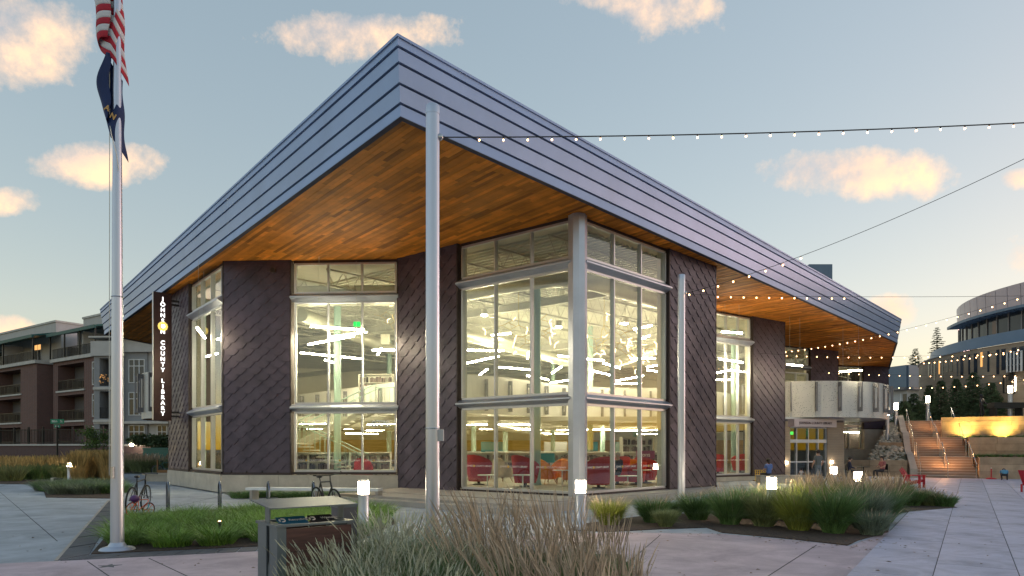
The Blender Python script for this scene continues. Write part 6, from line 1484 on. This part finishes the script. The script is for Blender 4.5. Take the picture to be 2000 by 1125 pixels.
for i, (px, Y, h) in enumerate(((1572, 17.0, 1.15), (1590, 17.6, 1.2), (1645, 16.6, 1.25), (1668, 17.2, 1.25), (1690, 15.8, 1.1), (1625, 17.8, 1.15), (1720, 17.8, 1.05), (1745, 19.0, 1.1))):
    x, y = pos(px, Y); clump('reed grass with tall tan plumes in the big bed, %s from the standing man' % ORD[i], x, y, 300 + i, .85, .12, 450, 'grass_olive', 55, 'plume', h, .3, .3, .3, .006, 'feather reed grasses of the big bed', pw=.013, plean=.16, head=.38)
for i, (px, Y, h) in enumerate(((1705, 21, .95), (1735, 20, 1.0), (1755, 22, .8), (1700, 18.9, .95), (1780, 20.5, .6), (1815, 20.5, .55), (1845, 20.2, .42), (1800, 22, .5))):
    x, y = pos(px, Y); clump('green grass clump in the side bed before the red chair, %s towards the plaza' % ORD[i], x, y, 400 + i, h, .24, 1200, ('grass_dk', 'grass_olive')[i % 2], 30, 'plume', h * 1.1, .4, .5, .5, .012, 'side bed grass clumps', pw=.008, plean=.5, head=.2, skirt=900)
# left bed: golden reed grasses, low green and sage mounds
g = random.Random(31)
for i in range(22):
    px = -40 + i * 8.2 + g.uniform(-4, 4); Y = g.uniform(36, 46); x, y = pos(px, Y); clump('olive green grass clump along the far left bed', x, y, 500 + i, 1.1, .5, 500, ('grass_olive', 'grass_dk')[i % 3 == 0], 60, 'plume_gold', 1.4, .45, .5, .45, .02, 'far left bed grasses', pw=.02, plean=.35, head=.25, mass='meadow_grass')
build_mass('meadow_grass', 'olive meadow grass along the far left bed before the brick wall')
for i in range(12):
    px = 152 + i * 5.5; Y = g.uniform(34.5, 40); x, y = pos(px, Y); clump('golden feather reed grass lit by the far left bollard', x, y, 540 + i, 1.1, .25, 300, 'plume_gold', 110, 'plume_gold', 1.75, .2, .2, .2, .018, 'golden reed grasses by the left bollard', pw=.03, plean=.16, head=.4, mass='golden_reed_grass')
build_mass('golden_reed_grass', 'golden feather reed grass lit by the far left bollard')
for i in range(14):
    px = 96 + i * 9.5; Y = g.uniform(25.5, 29.5); x, y = pos(px, Y); clump('low sage and green mound at the front of the left bed', x, y, 560 + i, .62, .5, 1100, ('sage', 'grass_dk', 'sage')[i % 3], 0, 'plume', 1, .8, .7, .7, .016, 'low mounds of the left bed', mass='sage_groundcover')
build_mass('sage_groundcover', 'low sage green mounds at the front of the left bed')
for i in range(10):
    px = 232 + i * 9; Y = g.uniform(47, 52); x, y = pos(px, Y); clump('olive grass clump behind the far bike racks', x, y, 580 + i, 1.3, .6, 500, 'grass_olive', 50, 'plume', 1.5, .4, .5, .4, .03, 'grasses behind the far bike racks', pw=.02, mass='rack_grass')
build_mass('rack_grass', 'olive grass behind the far bike racks')
for i in range(9):
    px = 470 + i * 30; Y = g.uniform(23.2, 24.2); x, y = pos(px, Y); clump('dark green plant under the long bench', x, y, 600 + i, .36, .3, 600, 'grass_dk', 0, 'plume', 1, .9, .7, .7, .014, 'plants under the bench', mass='bench_groundcover')
build_mass('bench_groundcover', 'dark green plants under the long bench')
for k, (c_, z_) in enumerate(((rB, 2.44), (rA, 1.22))):
    for i in range(14):
        q = (rC if k == 0 else rB) + sw * (.6 + i * .75 + g.uniform(-.2, .2)) - su * .35; clump('small dark green plant along the foot of the %s stone wall' % ('upper' if k == 0 else 'middle'), q.x, q.y, 620 + i + k * 20, .34, .22, 160, 'grass_dk', 0, 'plume', 1, .9, .7, .6, .03, 'plants along the %s wall' % ('upper' if k == 0 else 'middle'), z=z_, mass='wall_foot_grass')
    build_mass('wall_foot_grass', 'small dark green plants along the foot of the %s stone wall' % ('upper' if k == 0 else 'middle'))

# ------------------------------------------------------------------ people
def person(label, loc, rotz, J, cols, scale=1.0, hair='hair', long_hair=False, name='person', statue=None, hold=None):
    t = thing(name, label, 'statue' if statue else 'person', loc, rotz)
    bones = [('pelvis', 'waist'), ('waist', 'chest'), ('chest', 'neck'), ('neck', 'head'), ('head', 'crown')]
    for s in 'LR': bones += [('chest', 'sh' + s), ('sh' + s, 'el' + s), ('el' + s, 'wr' + s), ('wr' + s, 'ha' + s), ('pelvis', 'hi' + s), ('hi' + s, 'kn' + s), ('kn' + s, 'an' + s), ('an' + s, 'to' + s)]
    names_ = [k for k in J if k != 'face']; rad = dict(pelvis=(.15, .115), waist=(.135, .10), chest=(.165, .115), neck=(.055, .055), head=(.082, .095), crown=(.06, .07))
    for s in 'LR': rad.update({'sh' + s: (.065,) * 2, 'el' + s: (.045,) * 2, 'wr' + s: (.03,) * 2, 'ha' + s: (.034, .022), 'hi' + s: (.085,) * 2, 'kn' + s: (.058,) * 2, 'an' + s: (.04,) * 2, 'to' + s: (.035, .03)})
    me = bpy.data.meshes.new('body'); me.from_pydata([J[k] for k in names_], [(names_.index(a), names_.index(b)) for a, b in bones], []); o = bpy.data.objects.new('body', me); COL.objects.link(o)
    md = o.modifiers.new('skin', 'SKIN'); bm = bmesh.new(); bm.from_mesh(me); sl = bm.verts.layers.skin.verify()
    for v_, k in zip(bm.verts, names_): v_[sl].radius = rad[k]; v_[sl].use_root = k == 'pelvis'
    bm.to_mesh(me); bm.free(); sb = o.modifiers.new('sub', 'SUBSURF'); sb.levels = 2; sb.render_levels = 2
    dg = bpy.context.evaluated_depsgraph_get(); out = bpy.data.meshes.new_from_object(o.evaluated_get(dg)); bpy.data.objects.remove(o); bpy.data.meshes.remove(me)
    bm = bmesh.new(); bm.from_mesh(out)
    for s in 'LR':                                               # fingers and thumb rooted in the palm
        w_, h_ = Vector(J['wr' + s]), Vector(J['ha' + s]); d = (h_ - w_).normalized(); x = d.orthogonal().normalized(); y = d.cross(x); mb = MB()
        for k in range(4):
            b0 = h_ + x * (k - 1.5) * .017 + d * .01; l = (.055, .068, .066, .05)[k]; b1 = b0 + d * l * .55 + y * .008; mb.tube(b0, b1, .009, .008, n=6); mb.tube(b1, b1 + d * l * .4 + y * .02, .008, .006, n=6)
        b0 = w_.lerp(h_, .5) - x * .03; b1 = b0 + d * .03 - x * .02; mb.tube(b0, b1, .011, .009, n=6); mb.tube(b1, b1 + d * .03, .009, .007, n=6)
        fm = mb.mesh('fingers'); bm.from_mesh(fm); bpy.data.meshes.remove(fm)
    hd, cr_, nk = Vector(J['head']), Vector(J['crown']), Vector(J['neck']); upv = (cr_ - hd).normalized(); fw_ = Vector(J.get('face', (0, -1, 0))).normalized(); rt = fw_.cross(upv)
    mb = MB(); mb.tube(hd + fw_ * .088 + upv * .015, hd + fw_ * .112 - upv * .02, .008, .016, n=6)
    for s in (-1, 1): mb.ball(hd + rt * s * .082, .022, 6, 4, (.5, .8, 1.2))
    fm = mb.mesh('face'); bm.from_mesh(fm); bpy.data.meshes.remove(fm); bm.to_mesh(out); bm.free()
    mats = []; out.materials.clear()
    def slot(m):
        if m not in mats: mats.append(m); out.materials.append(M[m])
        return mats.index(m)
    seg = [(Vector(J[a]), Vector(J[b]), a, b) for a, b in bones]
    for p_ in out.polygons:
        c = p_.center; best = None
        for a, b, na, nb in seg:
            ab = b - a; u_ = max(0, min(1, (c - a).dot(ab) / max(1e-9, ab.length_squared))); dd = (c - a - ab * u_).length / (1.5 if na == 'chest' or nb == 'chest' else 1)
            if best is None or dd < best[0]: best = (dd, na, nb, u_)
        _, na, nb, u_ = best; key = nb
        if nb == 'neck' and u_ > .75: key = 'head'
        if nb[:2] == 'wr' and cols.get('sleeve', 'short') == 'short': key = 'ha'
        if nb[:2] == 'el' and cols.get('sleeve', 'short') == 'short' and u_ > .72: key = 'ha'
        if nb[:2] == 'an' and cols.get('legs') == 'short' : key = 'ha' if u_ < .85 else 'to'
        if nb[:2] == 'an' and u_ > .93: key = 'to'
        r_ = {'waist': 'top' if u_ > .35 else 'bottom', 'chest': 'top', 'neck': 'top', 'head': 'skin', 'crown': 'skin'}.get(key) or {'sh': 'top', 'el': 'top', 'wr': 'top', 'ha': 'skin', 'hi': 'bottom', 'kn': 'bottom', 'an': 'bottom', 'to': 'shoe'}[key[:2]]
        p_.material_index = slot(statue or cols.get(r_, 'skin')); p_.use_smooth = True
    T = Matrix.Scale(scale, 4); out.transform(T); obj('body', out, None, t)
    mb = MB()
    mb.ball(hd + upv * .045 - fw_ * .018, .112, 14, 10, (.95, 1.05, .98))
    if long_hair: mb.ball(hd - upv * .08 - fw_ * .07, .1, 12, 8, (.85, .6, 1.3))
    mb.v = [tuple(T @ Vector(v_)) for v_ in mb.v if True]; hm = mb.mesh('hair', smooth=True)
    bm = bmesh.new(); bm.from_mesh(hm); rm = [f_ for f_ in bm.faces if (f_.calc_center_median() / scale - hd).dot(fw_) > .035 and (f_.calc_center_median() / scale - hd).dot(upv) < .06]; bmesh.ops.delete(bm, geom=rm, context='FACES'); bm.to_mesh(hm); bm.free()
    obj('hair', hm, M[statue or hair], t)
    mb = MB()
    for s in (-1, 1): mb.ball((hd + fw_ * .086 + rt * s * .033 + upv * .02) * scale, .011 * scale, 6, 4)
    obj('eyes', mb, M[statue or 'black'], t); return t
STAND = dict(pelvis=(0, 0, .96), waist=(0, 0, 1.1), chest=(0, .01, 1.33), neck=(0, 0, 1.5), head=(0, -.015, 1.63), crown=(0, -.01, 1.71), face=(0, -1, 0),
             shL=(.175, 0, 1.42), elL=(.25, .03, 1.16), wrL=(.27, -.08, .95), haL=(.265, -.11, .88), shR=(-.175, 0, 1.42), elR=(-.25, .03, 1.16), wrR=(-.25, -.12, .96), haR=(-.24, -.17, .90),
             hiL=(.09, 0, .9), knL=(.11, -.02, .5), anL=(.12, .03, .09), toL=(.13, -.12, .035), hiR=(-.09, 0, .9), knR=(-.11, -.01, .5), anR=(-.12, .03, .09), toR=(-.14, -.12, .035))
SIT = dict(pelvis=(0, .05, .52), waist=(0, .08, .66), chest=(0, .07, .9), neck=(0, .04, 1.07), head=(0, 0, 1.2), crown=(0, 0, 1.28), face=(0, -1, -.15),
           shL=(.175, .06, .99), elL=(.24, 0, .74), wrL=(.14, -.2, .68), haL=(.1, -.27, .67), shR=(-.175, .06, .99), elR=(-.24, 0, .74), wrR=(-.14, -.2, .68), haR=(-.1, -.27, .67),
           hiL=(.09, .0, .5), knL=(.12, -.42, .5), anL=(.12, -.42, .1), toL=(.13, -.57, .04), hiR=(-.09, 0, .5), knR=(-.12, -.42, .5), anR=(-.12, -.42, .1), toR=(-.13, -.57, .04))
CROUCH = dict(pelvis=(0, .12, .38), waist=(0, .05, .5), chest=(0, -.14, .62), neck=(0, -.28, .66), head=(0, -.38, .63), crown=(0, -.45, .66), face=(0, -.6, -.8),
              shL=(.17, -.2, .62), elL=(.2, -.3, .38), wrL=(.15, -.4, .18), haL=(.14, -.43, .11), shR=(-.17, -.2, .62), elR=(-.2, -.3, .38), wrR=(-.15, -.4, .18), haR=(-.14, -.43, .11),
              hiL=(.1, .08, .36), knL=(.16, -.22, .42), anL=(.14, .02, .08), toL=(.15, -.12, .035), hiR=(-.1, .08, .36), knR=(-.16, -.22, .42), anR=(-.14, .02, .08), toR=(-.15, -.12, .035))
c = G(1598, 947); person('standing man in a grey t-shirt and grey shorts seen from behind at the entrance', c, math.pi + .15, STAND, dict(top='tee_grey', bottom='shorts_grey', shoe='shoe', legs='short'), .97)
c = G(1565, 943); person('small child in a pale top standing beside the man at the entrance', c, math.pi - .4, STAND, dict(top='tee_white', bottom='kid_blue', shoe='shoe', legs='short'), .42)
c = G(1500, 944); person('person in a blue shirt seated on the low ledge with their back to the plaza', (c.x, c.y, .0), math.pi + .3, SIT, dict(top='shirt_blue', bottom='trousers_dark', shoe='shoe'), .95, long_hair=True)
t = thing('stone_ledge', 'low pale stone ledge under the seated person in blue', 'seat', c); obj('block', MB().box(-.5, 1.9, -.28, .28, 0, .36), M['limestone'], t); obj('cap_slab', MB().box(-.54, 1.94, -.31, .31, .362, .42), M['platform'], t)
c = G(1483, 940); t = thing('lattice_basket', 'small yellow lattice basket beside the seated person in blue', 'basket', (c.x, c.y, .0)); mb = MB()
for k in range(6): mb.box(-.3 + k * .115, -.27 + k * .115, -.2, -.17, 0, .62); mb.box(-.3, .3, -.17, -.15, .02 + k * .115, .05 + k * .115)
obj('lattice', mb, M['gold'], t); obj('tray', MB().box(-.28, .3, -.15, .2, .02, .05), M['leg_wood'], t)
c = G(1722, 936); person('woman in a pink top and dark trousers seated at the small table by the rocks', c, -1.35, SIT, dict(top='top_pink', bottom='trousers_dark', shoe='trousers_dark'), 1.0, long_hair=True)
def cafe_chair(label, x, y, rz):
    t = thing('cafe_chair', label, 'chair', (x, y, 0), rz); obj('seat', MB().box(-.22, .22, -.2, .22, .42, .45), M['black'], t); obj('backrest', MB().box(-.22, .22, .21, .24, .55, .88), M['black'], t)
    for sx in (-.2, .2):
        for y_ in (-.18, .22): obj('leg', MB().tube((sx, y_, 0), (sx, y_, .42 if y_ < 0 else .88), .014, n=6), M['black'], t)
cafe_chair('black outdoor chair under the seated woman', c.x, c.y, -1.35)
cx_, cy_ = c.x - 1.0, c.y + .1; t = thing('cafe_table', 'small round dark outdoor table before the seated woman', 'table', (cx_, cy_, 0)); obj('top', MB().lathe([(.01, .7), (.36, .7), (.36, .73), (.01, .73)], 20), M['black'], t); obj('stem', MB().tube((0, 0, 0), (0, 0, .7), .03, n=8), M['black'], t); obj('foot', MB().lathe([(.24, 0), (.24, .02), (.03, .04)], 16), M['black'], t)
c = G(1661, 937); person('dim seated person in dark clothes across from the woman, in front of the stone base', c, 1.3, SIT, dict(top='coat_navy', bottom='trousers_dark', shoe='trousers_dark', sleeve='long'), .98); cafe_chair('black outdoor chair under the dim seated person', c.x, c.y, 1.3)
c = G(1962, 938); person('child in a blue top crouching on the plaza before the terrace wall', c, 2.6, CROUCH, dict(top='kid_blue', bottom='trousers_dark', shoe='trousers_dark'), .85)
Y = 25.3; person('grey-haired person in a navy coat reading in a red armchair behind the right corner panes', ((1206 - CX) / F * Y, Y, ZF), -.9, SIT, dict(top='coat_navy', bottom='trousers_dark', shoe='trousers_dark', sleeve='long'), .95, hair='hair_grey')
st_j = dict(STAND); st_j.update(elR=(-.34, -.12, 1.2), wrR=(-.5, -.3, 1.02), haR=(-.57, -.34, .98), elL=(.3, -.1, 1.16), wrL=(.1, -.34, 1.05), haL=(-.02, -.38, 1.02), knL=(.12, -.1, .5), toL=(.14, -.2, .035))
q = P(1917, 816, 49.3); person('dark bronze statue of a standing figure holding something, above the lit stone wall', (q.x, q.y, 3.95), .5, st_j, {}, 1.04, statue='bronze', name='statue')

# fallen leaves on the paving
g = random.Random(77); mb = MB()
for k in range(420):
    if k < 260: c = G(g.uniform(20, 1980), 960 + 190 * g.random() ** 1.4)
    else: q = V2(*walk_poly[g.randrange(4, 10)]); c = Vector((q.x + g.gauss(0, .5), q.y + g.gauss(0, .3) - .2, 0))
    if c.y < 5.2: continue
    mb.cur = g.random(); a = g.uniform(0, 6.28); s_ = g.uniform(.018, .045); d = Vector((math.cos(a), math.sin(a), 0)); n_ = Vector((-d.y, d.x, 0)); z = Vector((0, 0, .018))
    mb.add([c + z - d * s_, c + z + n_ * s_ * .5 + Vector((0, 0, g.uniform(0, .012))), c + z + d * s_, c + z - n_ * s_ * .5 + Vector((0, 0, g.uniform(0, .012)))], [(0, 1, 2, 3)])
tag(obj('leaf_litter', mb, mat('dry_leaf', (.20, .13, .06), .9, 0, .3, 4, attr=.6), fix=False, attr=True), 'small dry fallen leaves scattered over the paving', 'leaves', kind='stuff')
